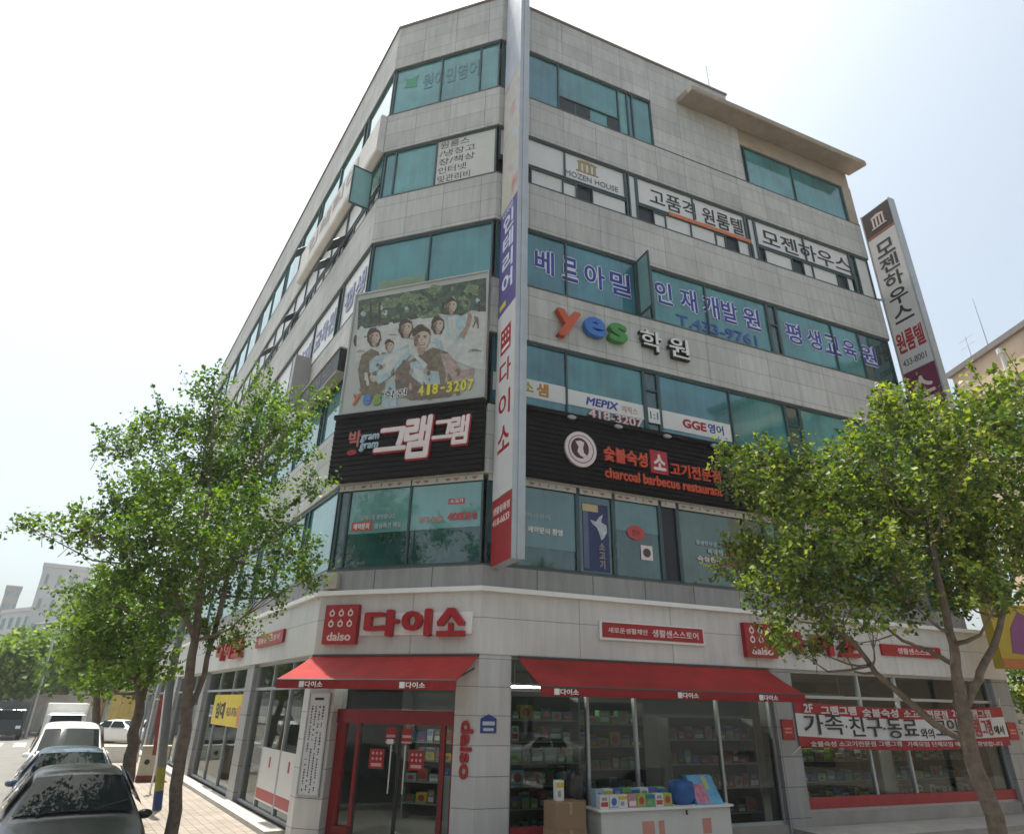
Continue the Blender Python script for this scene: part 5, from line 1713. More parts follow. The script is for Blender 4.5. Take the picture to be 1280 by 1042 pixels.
for lab, fr, a0, a1, o in (('lit ceiling strip light over the left shelf in the awning window', FR, 1.3, 3.2, -1.4), ('lit ceiling strip light over the middle of the awning window', FR, 4.0, 6.9, -2.2), ('lit ceiling strip light behind the bannered window', FR, 9.5, 12, -1.8), ('lit ceiling strip light inside the entrance', FC, 1.2, 2.9, -1.6)):
    t = thing('ceiling_light', lab, 'light', tuple(fr.pt((a0 + a1) / 2, o, 3.0)), 'strip lights inside the shop')
    bm = MB()
    bm.box(fr, a0, a1, o - .06, o + .06, 3.06, 3.12)
    bm.tube([fr.pt(a0 + .1, o, 3.12), fr.pt(a0 + .1, o, 3.575)], .01, 5)
    bm.tube([fr.pt(a1 - .1, o, 3.12), fr.pt(a1 - .1, o, 3.575)], .01, 5)
    bm.build('fitting', [M_WHITE], t)
    bm = MB()
    bm.tube([fr.pt(a0 + .03, o, 3.04), fr.pt(a1 - .03, o, 3.04)], .02, 8)
    bm.build('tube', [M_TUBE], t)

# ================================================================== TREES
M_LEAF = leaf_mat('leaf_green', (.028, .070, .012), (.082, .155, .024), (.21, .28, .046), .43)
M_LEAFY = leaf_mat('leaf_yellow_green', (.028, .058, .010), (.105, .160, .025), (.32, .345, .07), .42)
M_LEAFF = leaf_mat('leaf_bright_green', (.045, .095, .014), (.12, .20, .03), (.26, .33, .055), .42)
M_BARK = mat('bark', (.135, .105, .08), .9, .45, scale=9, bump=.6)
def leaf_mesh(name, clumps, size, mt, seed, density=1.0, twig=.42, squash=.8, shoots=4):
    """leaves on short twigs filled through a set of clumps; returns mesh plus twig bundles"""
    g = np.random.default_rng(seed)
    C_, T_ = [], []
    twigs = []
    for (c, r, k) in clumps:
        n = int(k * density)
        d = g.normal(size=(n, 3))
        d /= np.linalg.norm(d, axis=1)[:, None]
        rad = g.random(n) ** .45
        p = np.array(c) + d * rad[:, None] * np.array([r, r, r * squash])
        dirs = d * .7 + g.normal(size=(n, 3)) * .4 + np.array([0, 0, .55])
        dirs /= np.linalg.norm(dirs, axis=1)[:, None]
        ln = twig * (.6 + .8 * g.random(n))
        for i in range(n):
            m_ = int(15 + 12 * g.random())
            u = g.random(m_)
            pts = p[i] + dirs[i] * ln[i] * (u[:, None] - .3) + g.normal(size=(m_, 3)) * size * .95
            C_.append(pts)
            T_.append(np.full(m_, g.normal() * .2))
            if g.random() < .5: twigs.append((p[i] - dirs[i] * ln[i] * .6, p[i] + dirs[i] * ln[i] * .6))
        # long shoots that break the outline
        for i in range(shoots):
            d1 = g.normal(size=3) * .55 + np.array([0, 0, .75])
            d1 /= np.linalg.norm(d1)
            st_ = np.array(c) + d1 * r * .55
            en_ = st_ + (d1 + g.normal(size=3) * .15) * r * (.75 + .6 * g.random())
            m_ = int(34 * r / .45 * (.075 / size))
            u = g.random(m_)
            C_.append(st_ + (en_ - st_) * u[:, None] + g.normal(size=(m_, 3)) * (size * 1.25 * (1.15 - u))[:, None])
            T_.append(np.full(m_, .12 + g.normal() * .15))
            twigs.append((st_, en_))
    P_ = np.concatenate(C_)
    tone = np.concatenate(T_)
    n = len(P_)
    nrm = g.normal(size=(n, 3)) * .7 + np.array([0, 0, .7])
    nrm /= np.linalg.norm(nrm, axis=1)[:, None]
    a = np.cross(nrm, g.normal(size=(n, 3)))
    a /= np.linalg.norm(a, axis=1)[:, None]
    b = np.cross(nrm, a)
    s = size * (.6 + .7 * g.random(n))[:, None]
    # fan shaped leaf: stem point, two wing points, notched top
    V = np.stack([P_ - a * s * .55, P_ + b * s * .55 + a * s * .25 + nrm * s * .14, P_ + a * s * .45, P_ - b * s * .55 + a * s * .25 + nrm * s * .14], 1).reshape(-1, 3)
    me = bpy.data.meshes.new(name)
    me.vertices.add(4 * n)
    me.vertices.foreach_set('co', V.ravel())
    me.loops.add(4 * n)
    me.loops.foreach_set('vertex_index', np.arange(4 * n))
    me.polygons.add(n)
    me.polygons.foreach_set('loop_start', np.arange(n) * 4)
    me.polygons.foreach_set('loop_total', np.full(n, 4))
    at_ = me.attributes.new('rnd', 'FLOAT', 'FACE')
    at_.data.foreach_set('value', np.clip(.45 + tone + g.normal(size=n) * .18, 0, 1))
    me.materials.append(mt)
    me.update(calc_edges=True)
    return me, twigs
def make_tree(label, base, stems, clumps, size, mt, seed, density=1.0, cat='tree', group=None, name='street_tree', branch=True, twig=.42, squash=.8):
    """stems: list of (points, radii) in world space"""
    base = Vector(base)
    t = thing(name, label, cat, tuple(base), group)
    g = random.Random(seed)
    me, twigs = leaf_mesh('crown', clumps, size, mt, seed, density, twig, squash)
    bm = MB()
    allp = []
    for pts, rad in stems:
        # resample with a slight wander
        fine, fr_ = [], []
        for i in range(len(pts) - 1):
            for k in range(4):
                u = k / 4
                p = Vector(pts[i]).lerp(Vector(pts[i + 1]), u)
                w = rad[i] * .25
                if i or k: p += Vector((g.uniform(-w, w), g.uniform(-w, w), 0))
                fine.append(p)
                fr_.append(rad[i] * (1 - u) + rad[i + 1] * u)
        fine.append(Vector(pts[-1]))
        fr_.append(rad[-1])
        bm.tube(fine, fr_, 10)
        allp += [(p, r_) for p, r_ in zip(fine, fr_)]
    if branch:
        zmin = base.z + .45 * (min(c[2] for c, _, _ in clumps) - base.z)
        for c, r_, _ in clumps:
            cv = Vector(c)
            best = min(((p, rr) for p, rr in allp if p.z < cv.z - .15 and p.z > zmin), key=lambda q: (q[0] - cv).length + .5 * abs((cv.z - q[0].z) - (cv - q[0]).length * .6), default=None)
            if best is None: continue
            p, rr = best
            mid = p.lerp(cv, .5) + Vector((g.uniform(-.1, .1), g.uniform(-.1, .1), -.12 * (cv - p).length))
            r0 = min(rr * .6, .02 + .03 * (cv - p).length)
            path = [p, p.lerp(mid, .5) + Vector((0, 0, -.02)), mid, mid.lerp(cv, .5), cv]
            bm.tube(path, [r0, r0 * .8, r0 * .6, r0 * .42, r0 * .2], 6)
            for k in range(4):
                e = cv + Vector((g.uniform(-1, 1), g.uniform(-1, 1), g.uniform(-.2, 1))) * r_ * .8
                st = mid.lerp(cv, g.uniform(.2, 1))
                bm.tube([st, st.lerp(e, .5) + Vector((0, 0, -.04)), e], [r0 * .35, r0 * .22, .004], 5, cap=False)
    for p, q in twigs: bm.tube([p, q], [.006, .003], 3, cap=False)
    bm.build('trunk', [M_BARK], t, smooth=True)
    V = np.empty(len(me.vertices) * 3)
    me.vertices.foreach_get('co', V)
    V = V.reshape(-1, 3) - np.array(base)
    me.vertices.foreach_set('co', V.ravel())
    me.update()
    cr_ = bpy.data.objects.new('crown', me)
    COL.objects.link(cr_)
    cr_.parent = t
    return t
def px_clumps(lst, d, spread, seed, per=26):
    """clumps seen in the photograph, given their own distance about the trunk"""
    g = random.Random(seed)
    out = []
    for x, y, rp in lst:
        dd = d + g.uniform(-spread, spread)
        p = at(x, y, dd)
        dep = p.dot(FW) - CAMH * FW.z
        r_ = rp / FPX * dep
        out.append((tuple(p), r_, max(6, per * (r_ / .5) ** 2.1)))
    return out
# big tree left of the entrance
D1 = 12.4
b0 = at(215, 1042, D1)
kx = at(205, 1100, D1)
base = (b0.x - .10, b0.y - .02, ZP)
st = [([base, tuple(b0), tuple(at(228, 930, D1)), tuple(at(236, 860, D1)), tuple(at(246, 780, D1)), tuple(at(252, 700, D1)), tuple(at(262, 600, D1)), tuple(at(268, 500, D1))], [.135, .10, .088, .08, .062, .05, .034, .012]),
      ([tuple(at(226, 905, D1)), tuple(at(250, 860, D1 + .1)), tuple(at(268, 790, D1 + .2)), tuple(at(290, 700, D1 + .3)), tuple(at(318, 620, D1 + .4)), tuple(at(335, 540, D1 + .4))], [.045, .046, .042, .034, .026, .01]),
      ([tuple(at(244, 800, D1)), tuple(at(215, 730, D1 - .2)), tuple(at(170, 680, D1 - .3)), tuple(at(110, 668, D1 - .4))], [.05, .04, .025, .01])]
cl = px_clumps([(262, 492, 26), (258, 530, 30), (215, 535, 34), (180, 548, 28), (150, 562, 26), (335, 505, 30), (352, 535, 34), (372, 560, 26), (300, 545, 32), (250, 585, 52), (315, 590, 48), (200, 600, 38), (165, 625, 40), (100, 662, 28), (130, 672, 32), (60, 662, 16),
                (185, 672, 52), (255, 660, 55), (330, 650, 42), (365, 690, 34), (385, 725, 20), (150, 722, 42), (120, 742, 30), (215, 740, 42), (270, 730, 42), (345, 735, 26), (300, 690, 38), (190, 640, 40), (388, 610, 16), (398, 500, 14), (280, 620, 45), (230, 700, 40), (30, 655, 9), (300, 790, 22), (262, 800, 20)], D1, 1.7, 5, 52)
make_tree('leafy green street tree with a leaning trunk beside the parked cars left of the entrance', base, st, cl, .062, M_LEAF, 11, .72)
# tree to the right
D2 = 10.4
b0 = at(1250, 1042, D2)
base = (b0.x + .25, b0.y - .05, ZP)
st = [([base, tuple(b0), tuple(at(1222, 960, D2)), tuple(at(1203, 890, D2)), tuple(at(1198, 850, D2)), tuple(at(1188, 790, D2)), tuple(at(1172, 720, D2)), tuple(at(1160, 640, D2)), tuple(at(1150, 560, D2))], [.13, .10, .09, .082, .066, .05, .04, .03, .012]),
      ([tuple(at(1212, 930, D2)), tuple(at(1170, 905, D2 - .05)), tuple(at(1135, 875, D2 - .1)), tuple(at(1095, 840, D2 - .15)), tuple(at(1070, 805, D2 - .2)), tuple(at(1030, 770, D2 - .3)), tuple(at(990, 730, D2 - .4))], [.04, .046, .042, .036, .03, .024, .01]),
      ([tuple(at(1207, 885, D2)), tuple(at(1226, 840, D2 + .1)), tuple(at(1245, 800, D2 + .2)), tuple(at(1262, 740, D2 + .3)), tuple(at(1280, 660, D2 + .4))], [.045, .046, .04, .032, .012]),
      ([tuple(at(1192, 830, D2)), tuple(at(1160, 812, D2 + .1)), tuple(at(1128, 800, D2 + .2)), tuple(at(1090, 770, D2 + .2))], [.035, .028, .022, .01])]
cl = px_clumps([(1132, 505, 24), (1122, 535, 30), (1105, 515, 18), (1150, 560, 42), (1090, 560, 30), (1060, 570, 26), (1020, 580, 28), (985, 590, 26), (955, 572, 20), (925, 582, 20), (903, 575, 12), (940, 610, 32), (985, 640, 42), (1045, 625, 48), (1110, 620, 55), (1180, 600, 50), (1215, 560, 38), (1250, 520, 40), (1290, 500, 34),
                (1265, 560, 44), (1230, 620, 55), (1290, 620, 50), (970, 690, 34), (940, 720, 26), (1020, 690, 50), (1090, 690, 55), (1160, 680, 58), (1235, 690, 52), (1300, 690, 46), (960, 745, 30), (1010, 745, 40), (1070, 740, 40), (1130, 745, 38), (1190, 740, 36), (1250, 745, 36), (975, 785, 22), (1035, 785, 20), (1090, 780, 18), (930, 690, 20), (905, 715, 10), (985, 805, 14), (1015, 812, 13), (1050, 805, 14), (1000, 615, 30), (1200, 520, 28), (1170, 530, 24)], D2, 1.6, 9, 62)
make_tree('broad yellow green street tree in front of the bannered windows at the right', base, st, cl, .060, M_LEAFY, 12, .86)
# smaller tree behind, along the same kerb
D3 = 18.2
b0 = at(158, 985, D3)
base = (b0.x - .1, b0.y, ZP)
st = [([base, tuple(b0), tuple(at(166, 930, D3)), tuple(at(174, 880, D3)), tuple(at(168, 820, D3)), tuple(at(160, 770, D3))], [.17, .15, .13, .10, .06, .02]),
      ([tuple(at(172, 890, D3)), tuple(at(186, 850, D3)), tuple(at(196, 800, D3))], [.06, .05, .02])]
cl = px_clumps([(120, 755, 34), (165, 770, 40), (200, 790, 30), (110, 800, 34), (150, 815, 38), (190, 835, 28), (130, 845, 28), (170, 850, 24), (95, 770, 24), (210, 760, 26), (150, 735, 34)], D3, 1.6, 4, 44)
make_tree('smaller bright green kerb tree behind the leaning tree', base, st, cl, .085, M_LEAFF, 13, .62)
# third kerb tree further off
D4 = 30
b0 = at(120, 935, D4)
st = [([(b0.x, b0.y, 0), tuple(at(120, 900, D4)), tuple(at(122, 850, D4)), tuple(at(124, 800, D4))], [.16, .14, .1, .03])]
cl = px_clumps([(120, 830, 24), (100, 820, 22), (140, 835, 20), (125, 800, 24), (105, 850, 14), (148, 850, 14)], D4, 1.2, 4, 14)
make_tree('thin kerb tree standing among the parked vehicles down the left street', (b0.x, b0.y, 0), st, cl, .17, M_LEAFF, 14, .8, twig=.7)
# trees across the crossing far down the street
far = [(10, 838, 62, 22), (38, 828, 66, 26), (62, 822, 70, 30), (88, 826, 74, 26), (20, 850, 80, 22), (112, 832, 84, 26), (140, 838, 78, 24), (52, 846, 90, 22)]
names_ = ['pale', 'broad', 'tall rounded', 'dense', 'low', 'wide', 'dark', 'small']
for i, (x, y, d, rp) in enumerate(far):
    c = at(x, y, d)
    r_ = rp / FPX * d
    g = random.Random(40 + i)
    cl = []
    for k in range(9):
        q = Vector((g.uniform(-1, 1), g.uniform(-1, 1), g.uniform(-.7, .9))) * r_ * .75
        cl.append((tuple(c + q), r_ * g.uniform(.35, .5), 26))
    b_ = (c.x, c.y, 0)
    make_tree('%s far green tree beyond the crossing, %s' % (names_[i], ['at the left edge', 'left of the grey tower base', 'in front of the grey tower', 'right of the tower foot', 'low at the left edge', 'behind the thin kerb tree', 'over the white far car', 'behind the dark pickup'][i]), b_, [([b_, (c.x, c.y, c.z * .6), tuple(c)], [.2, .14, .05])], cl, .34, M_LEAFF, 60 + i, .8, group='trees beyond the crossing', branch=False, twig=1.1)
# tree seen past the right end of the building
c = at(1285, 845, 27)
cl = [((c.x + dx, c.y + dy, c.z + dz), .9, 40) for dx, dy, dz in ((0, 0, 0), (1, .3, .8), (.3, -.6, .9), (1.2, .8, 0), (.2, .5, -.9), (1.5, -.5, -.4))]
make_tree('bright green tree past the right end of the building', (c.x + .6, c.y, 0), [([(c.x + .6, c.y, 0), (c.x + .6, c.y, c.z)], [.14, .06])], cl, .13, M_LEAFY, 90, .8)
# ================================================================== VEHICLES
M_TYRE = mat('tyre_rubber', (.02, .02, .02), .85, .2)
M_CARGLASS = glass_mat('car_glass', (.012, .018, .018), rough=.02, var=.3, wave=.02, spec=.2, ior=1.2)
M_LAMP = mat('headlamp_lens', (.62, .64, .66), .1, .1, spec=.8)
M_TAIL = mat('tail_lamp', (.35, .02, .02), .2, .1)
M_CHROME = mat('chrome', (.7, .7, .7), .12, .02, metal=1.0)
ST = {
 'suv': (4.5, [(2.25, .62, .38, .70, .55, .78), (2.20, .78, .28, .78, .70, .88), (2.05, .87, .24, .86, .76, .96), (1.6, .91, .24, .96, .80, 1.02), (1.02, .92, .24, 1.02, .80, 1.085), (.92, .92, .24, 1.03, .775, 1.12), (.22, .92, .24, 1.07, .60, 1.55), (.08, .92, .24, 1.075, .585, 1.60), (-.3, .92, .24, 1.08, .58, 1.635), (-1.0, .92, .24, 1.08, .575, 1.63), (-1.55, .91, .24, 1.08, .565, 1.58), (-1.70, .91, .24, 1.08, .575, 1.53), (-2.02, .88, .27, 1.06, .70, 1.12), (-2.14, .84, .30, 1.0, .72, 1.04), (-2.25, .74, .42, .9, .62, .94)], (5, 6), (10, 12), 1.33, -1.36, .35),
 'sedan': (4.7, [(2.35, .60, .36, .62, .55, .68), (2.28, .78, .26, .70, .70, .77), (2.1, .86, .22, .78, .75, .84), (1.6, .90, .22, .86, .78, .92), (.98, .91, .22, .92, .78, .98), (.88, .91, .22, .93, .76, 1.01), (.12, .91, .22, .97, .58, 1.38), (-.05, .91, .22, .975, .565, 1.42), (-.4, .91, .22, .98, .56, 1.445), (-.9, .91, .22, .98, .555, 1.43), (-1.1, .91, .22, .98, .57, 1.39), (-1.85, .90, .22, .98, .72, 1.06), (-1.95, .90, .22, .97, .74, 1.04), (-2.25, .86, .28, .95, .74, 1.0), (-2.36, .76, .4, .84, .62, .88)], (5, 6), (10, 11), 1.40, -1.42, .33),
 'van': (4.9, [(2.45, .68, .38, .80, .60, .88), (2.38, .84, .28, .90, .74, 1.0), (2.2, .91, .26, 1.0, .78, 1.12), (1.75, .94, .26, 1.12, .82, 1.22), (1.65, .94, .26, 1.13, .80, 1.26), (.92, .95, .26, 1.15, .72, 1.80), (.75, .95, .26, 1.15, .71, 1.88), (.2, .95, .26, 1.15, .71, 1.93), (-1.2, .95, .26, 1.15, .70, 1.94), (-2.1, .94, .26, 1.15, .69, 1.90), (-2.25, .93, .28, 1.15, .70, 1.84), (-2.40, .91, .30, 1.10, .78, 1.16), (-2.45, .84, .42, 1.0, .7, 1.02)], (4, 5), (10, 11), 1.45, -1.45, .34),
}
def make_car(style, paint, label, cat, group='parked and passing vehicles'):
    L_, S_, ws, rw, wf, wr_, wrad = ST[style]
    t = thing('parked_car' if style != 'van' else 'parked_van', label, cat, (0, 0, 0), group)
    rings = []
    for x, hw, zb, zl, wr, zr in S_:
        h = [(0, zb), (hw * .80, zb), (hw * .96, zb + .06), (hw, zb + .22), (hw * 1.0, (zb + zl) / 2 + .08), (hw * .985, zl - .07), (hw * .955, zl), (wr + .25 * (hw * .955 - wr), zl + (zr - zl) * .70), (wr, zr - .045 if zr - zl > .2 else zr - .01), (wr * .82, zr), (wr * .4, zr + .018), (0, zr + .022)]
        ring = [(x, y, z) for y, z in h] + [(x, -y, z) for y, z in h[-2:0:-1]]
        rings.append(ring)
    n = len(rings[0])
    V = [p for r_ in rings for p in r_]
    F = []
    for i in range(len(rings) - 1):
        for k in range(n):
            F.append((i * n + k, i * n + (k + 1) % n, (i + 1) * n + (k + 1) % n, (i + 1) * n + k))
    F.append(tuple(range(n)))
    F.append(tuple(range((len(rings) - 1) * n, len(rings) * n))[::-1])
    me = bpy.data.meshes.new('body')
    me.from_pydata(V, [], F)
    me.materials.append(paint)
    me.polygons.foreach_set('use_smooth', [True] * len(me.polygons))
    me.update()
    bmm = bmesh.new()
    bmm.from_mesh(me)
    bmesh.ops.recalc_face_normals(bmm, faces=bmm.faces)
    bmm.to_mesh(me)
    bmm.free()
    ob_ = bpy.data.objects.new('body', me)
    COL.objects.link(ob_)
    ob_.parent = t
    WL[ob_] = Vector((0, 0, 0))
    sd = ob_.modifiers.new('smooth', 'SUBSURF')
    sd.levels = sd.render_levels = 1
    def ringpt(i, k): return Vector(rings[i][k % n])
    def pane(name, quad, push, nu=6, nv=4):
        bm = MB()
        a, b_, c, d = quad
        nrm = (b_ - a).cross(d - a).normalized()
        cen = (a + b_ + c + d) / 4
        if nrm.dot(cen - Vector((-.3, 0, .9))) < 0: nrm = -nrm
        def q(u, v):
            p = a.lerp(b_, u).lerp(d.lerp(c, u), v)
            return p + nrm * (push + .03 * math.sin(math.pi * u) * (1 if name != 'side_window' else .4))
        for i in range(nu):
            for j in range(nv):
                bm.face([q(i / nu, j / nv), q((i + 1) / nu, j / nv), q((i + 1) / nu, (j + 1) / nv), q(i / nu, (j + 1) / nv)])
        return bm.build(name, [M_CARGLASS], t, smooth=True)
    i0, i1 = ws
    sgn = lambda p, s: Vector((p.x, p.y * s, p.z))
    def ins(q, m_):
        c = sum(q, Vector()) / 4
        return [p.lerp(c, m_) for p in q]
    x0, hw0, _, zl0, wr0, zr0 = S_[i0]
    x1, hw1, _, zl1, wr1, zr1 = S_[i1]
    pane('windshield', ins([Vector((x0, -wr0 * .97, zr0 + .015)), Vector((x0, wr0 * .97, zr0 + .015)), Vector((x1, wr1 * .97, zr1)), Vector((x1, -wr1 * .97, zr1))], .03), .012, 10, 6)
    j0, j1 = rw
    x2, hw2, _, zl2, wr2, zr2 = S_[j1]
    x3, hw3, _, zl3, wr3, zr3 = S_[j0]
    pane('rear_window', ins([Vector((x2, wr2 * .95, zr2 + .02)), Vector((x2, -wr2 * .95, zr2 + .02)), Vector((x3, -wr3 * .95, zr3)), Vector((x3, wr3 * .95, zr3))], .06), .012, 10, 4)
    # side glass in two pieces each side
    xs0, xs1 = x1 - .02, x3
    for s in (1, -1):
        mid = (xs0 + xs1) / 2
        for (p0, p1, b0_, b1_) in ((xs0, mid + .04, x0 - .32, mid + .04), (mid - .04, xs1 + .05, mid - .04, (x2 + x3) / 2 + .15)):
            hwm, zlm, wrm, zrm = S_[i1 + 2][1], S_[i1 + 2][3], S_[i1 + 2][4], S_[i1 + 2][5]
            y0, y1 = hwm * .95, wrm + .02
            q = [Vector((b0_, s * y0, zlm + .03)), Vector((b1_, s * y0, zlm + .03)), Vector((p1 , s * (wrm + .035), zrm - .09)), Vector((p0, s * (wrm + .035), zrm - .09))]
            pane('side_window', q, .035, 4, 3)
    fr0 = Frame((0, 0), (1, 0), (0, -1))
    for x in (wf, wr_):
        for s in (1, -1):
            bm = MB()
            y = s * (S_[4][1] - .09)
            bm.tube([(x, y - s * .10, wrad), (x, y - s * .02, wrad), (x, y + s * .08, wrad), (x, y + s * .10, wrad)], [wrad * .9, wrad, wrad, wrad * .93], 24)
            w = bm.build('wheel', [M_TYRE], t, smooth=False)
            bm = MB()
            bm.tube([(x, y + s * .101, wrad), (x, y + s * .108, wrad)], [wrad * .66, wrad * .60], 20)
            for k in range(5):
                aa = 2 * math.pi * k / 5
                bm.tube([(x, y + s * .112, wrad), (x + math.cos(aa) * wrad * .6, y + s * .11, wrad + math.sin(aa) * wrad * .6)], [.04, .028], 5)
            bm.build('rim', [M_ALU], w)
    xf, hwf = S_[1][0], S_[1][1]
    def ell(name, c, r_, m_):
        bmm = bmesh.new()
        bmesh.ops.create_uvsphere(bmm, u_segments=14, v_segments=9, radius=1)
        me = bpy.data.meshes.new(name)
        for v in bmm.verts: v.co = Vector((v.co.x * r_[0] + c[0], v.co.y * r_[1] + c[1], v.co.z * r_[2] + c[2]))
        bmm.to_mesh(me)
        bmm.free()
        me.polygons.foreach_set('use_smooth', [True] * len(me.polygons))
        me.materials.append(m_)
        o_ = bpy.data.objects.new(name, me)
        COL.objects.link(o_)
        o_.parent = t
        WL[o_] = Vector((0, 0, 0))
        return o_
    for s in (1, -1):
        ell('headlight', (xf - .05, s * hwf * .80, S_[1][3] - .03), (.13, .17, .085), M_LAMP)
        ell('tail_light', (S_[-2][0] + .02, s * S_[-2][1] * .86, S_[-2][3] - .05), (.08, .12, .10), M_TAIL)
        mi_ = ell('mirror', (x0 - .30, s * (hw0 + .01), zl0 + .03), (.07, .11, .065), paint)
        bm = MB()
        bm.tube([(x0 - .30, s * (hw0 - .12), zl0 - .01), (x0 - .30, s * (hw0 + .02), zl0 + .02)], .022, 6)
        bm.build('mirror_arm', [M_BLACK], mi_)
    bm = MB()
    xg = S_[0][0]
    for k in range(4): bm.abox((xg - .01, 0, .50 + k * .055), (.05, .9, .025))
    bm.build('grille', [M_BLACK], t)
    bm = MB()
    bm.abox((xg + .02, 0, .42), (.02, .50, .11))
    bm.build('number_plate', [M_WHITE], t)
    bm = MB()
    for s in (.15, -.45): bm.tube([(x0 + .02, s, zr0 + .03), (x0 - .10, s + .28, zr0 + .11), (x0 - .16, s + .5, zr0 + .155)], .010, 4)
    bm.build('wiper', [M_BLACK], t)
    return t
def paint(name, c, metal=.3):
    m_ = mat(name, c, .3, .04, scale=1, metal=metal, spec=.3, coat=.2)
    return m_
def put(t, a, o, face, z=0.0, fr=FL):
    """stand a vehicle on the street; face=1 looks towards the camera end of the left street"""
    p = fr.pt(a, o, z)
    t.location = p
    d = -fr.d * face
    t.rotation_euler = (0, 0, math.atan2(d.y, d.x))
P_DARK = paint('dark_grey_paint', (.012, .012, .015), .1)
P_BLUE = paint('slate_blue_paint', (.09, .13, .18), .4)
P_WHITE = paint('white_car_paint', (.72, .72, .70), .0)
P_SILVER = paint('silver_paint', (.40, .41, .42), .6)
put(make_car('suv', P_DARK, 'dark grey car with a broad windscreen parked nearest at the left kerb', 'car'), -2.0, 4.02, 1)
put(make_car('suv', P_BLUE, 'slate blue car parked behind the dark nearest car', 'car'), 3.3, 4.0, 1)
put(make_car('van', P_WHITE, 'white van with dark windscreen parked behind the slate blue car', 'van'), 10.6, 3.9, 1)
# white box truck behind
def make_truck(label, cab, boxm, group='parked and passing vehicles', cat='truck', name='box_truck'):
    t = thing(name, label, cat, (0, 0, 0), group)
    bmm = bmesh.new()
    def bx(c, d, bev):
        bmt = bmesh.new()
        bmesh.ops.create_cube(bmt, size=1)
        for v in bmt.verts: v.co = Vector((v.co.x * d[0] + c[0], v.co.y * d[1] + c[1], v.co.z * d[2] + c[2]))
        bmesh.ops.bevel(bmt, geom=list(bmt.edges), offset=bev, segments=3, affect='EDGES')
        return bmt
    def fin(bmt, name_, m_):
        me = bpy.data.meshes.new(name_)
        bmt.to_mesh(me)
        bmt.free()
        me.materials.append(m_)
        o_ = bpy.data.objects.new(name_, me)
        COL.objects.link(o_)
        o_.parent = t
        WL[o_] = Vector()
        return o_
    c = bx((2.1, 0, 1.15), (1.5, 1.75, 1.6), .12)
    for v in c.verts:
        if v.co.z > 1.2 and v.co.x > 2.1: v.co.x -= (v.co.z - 1.2) * .35
    fin(c, 'cab', cab)
    fin(bx((-.45, 0, 1.5), (3.5, 1.9, 1.75), .03), 'cargo_box', boxm)
    fin(bx((-.2, 0, .55), (4.2, 1.2, .14), .02), 'chassis', M_BLACK)
    bm = MB()
    bm.face([(2.845, -.72, 1.27), (2.845, .72, 1.27), (2.655, .66, 1.82), (2.655, -.66, 1.82)])
    bm.build('windshield', [M_CARGLASS], t)
    for s in (1, -1):
        bm = MB()
        bm.face([(1.6, s * .880, 1.28), (2.45, s * .880, 1.28), (2.35, s * .880, 1.75), (1.6, s * .880, 1.75)])
        bm.build('side_window', [M_CARGLASS], t)
        bm = MB()
        bm.abox((2.84, s * .62, .80), (.06, .28, .18))
        bm.build('headlight', [M_LAMP], t)
        for x in (1.9, -1.4):
            bm = MB()
            bm.tube([(x, s * .62, .36), (x, s * .86, .36)], .36, 20)
            bm.build('wheel', [M_TYRE], t)
    bm = MB()
    bm.abox((2.87, 0, .5), (.06, 1.6, .2))
    bm.build('bumper', [M_BLACK], t)
    return t
put(make_truck('white box truck standing behind the white van down the left street', P_WHITE, mat('truck_box_white', (.70, .70, .67), .5, .08)), 31, 3.7, 1)
put(make_truck('small dark truck coming along the middle of the left street', paint('dark_teal_paint', (.02, .035, .04), .2), mat('truck_box_dark', (.10, .11, .11), .6, .2)), 46, 6.6, 1)
put(make_truck('green and white truck parked across the end of the left street', paint('green_paint', (.03, .16, .07), .1), mat('truck_box_green_white', (.36, .46, .40), .5, .2)), 52, -.6, 1)
c = make_car('sedan', P_WHITE, 'white saloon half turned at the crossing beyond the corner building', 'car')
put(c, 36, .2, 1)
c.rotation_euler[2] += .9
put(make_car('sedan', P_SILVER, 'silver saloon driving away in the far lane of the left street', 'car'), 58, 9.5, -1)
put(make_car('van', P_SILVER, 'silver van behind the small dark truck on the left street', 'van'), 64, 7.2, 1)
put(make_car('suv', P_WHITE, 'white car parked at the far kerb of the left street', 'car'), 50, 13.2, 1)
far_car = make_car('sedan', P_SILVER, 'small silver saloon in the queue far down the left street', 'car')
put(far_car, 70, 4.4, 1)
for lab, pm_, a_, o_ in (('tiny white saloon behind the silver saloon far down the left street', P_WHITE, 77, 5.2), ('tiny dark saloon in the middle lane far down the left street', P_DARK, 74, 8.6), ('tiny blue saloon nearest the far kerb beyond the crossing', P_BLUE, 62, 12.0), ('tiny white saloon in the far lane under the left trees', P_WHITE, 84, 10.2), ('tiny silver saloon parked at the near kerb beyond the crossing', P_SILVER, 60, 3.0)):
    c = copy_tree(far_car)
    c['label'] = lab
    if pm_ is not P_SILVER:
        for ch in c.children:
            if ch.name.startswith('body'):
                ch.data = ch.data.copy()
                ch.data.materials[0] = pm_
    put(c, a_, o_, 1)
# traffic standing across the near street: it shows in the shop glass
put(make_car('sedan', P_WHITE, 'white saloon across the near street, mirrored in the shop glass', 'car', 'cars mirrored in the shop glass'), 9.3, 17.0, 1, 0, FR)
put(make_car('sedan', paint('taxi_green_paint', (.30, .34, .03), .1), 'yellow green taxi across the near street, mirrored in the bannered window', 'car', 'cars mirrored in the shop glass'), 27.5, 16.0, 1, 0, FR)
put(make_car('van', P_SILVER, 'silver van across the near street, mirrored in the entrance', 'van', 'cars mirrored in the shop glass'), -6, 18.0, -1, 0, FR)

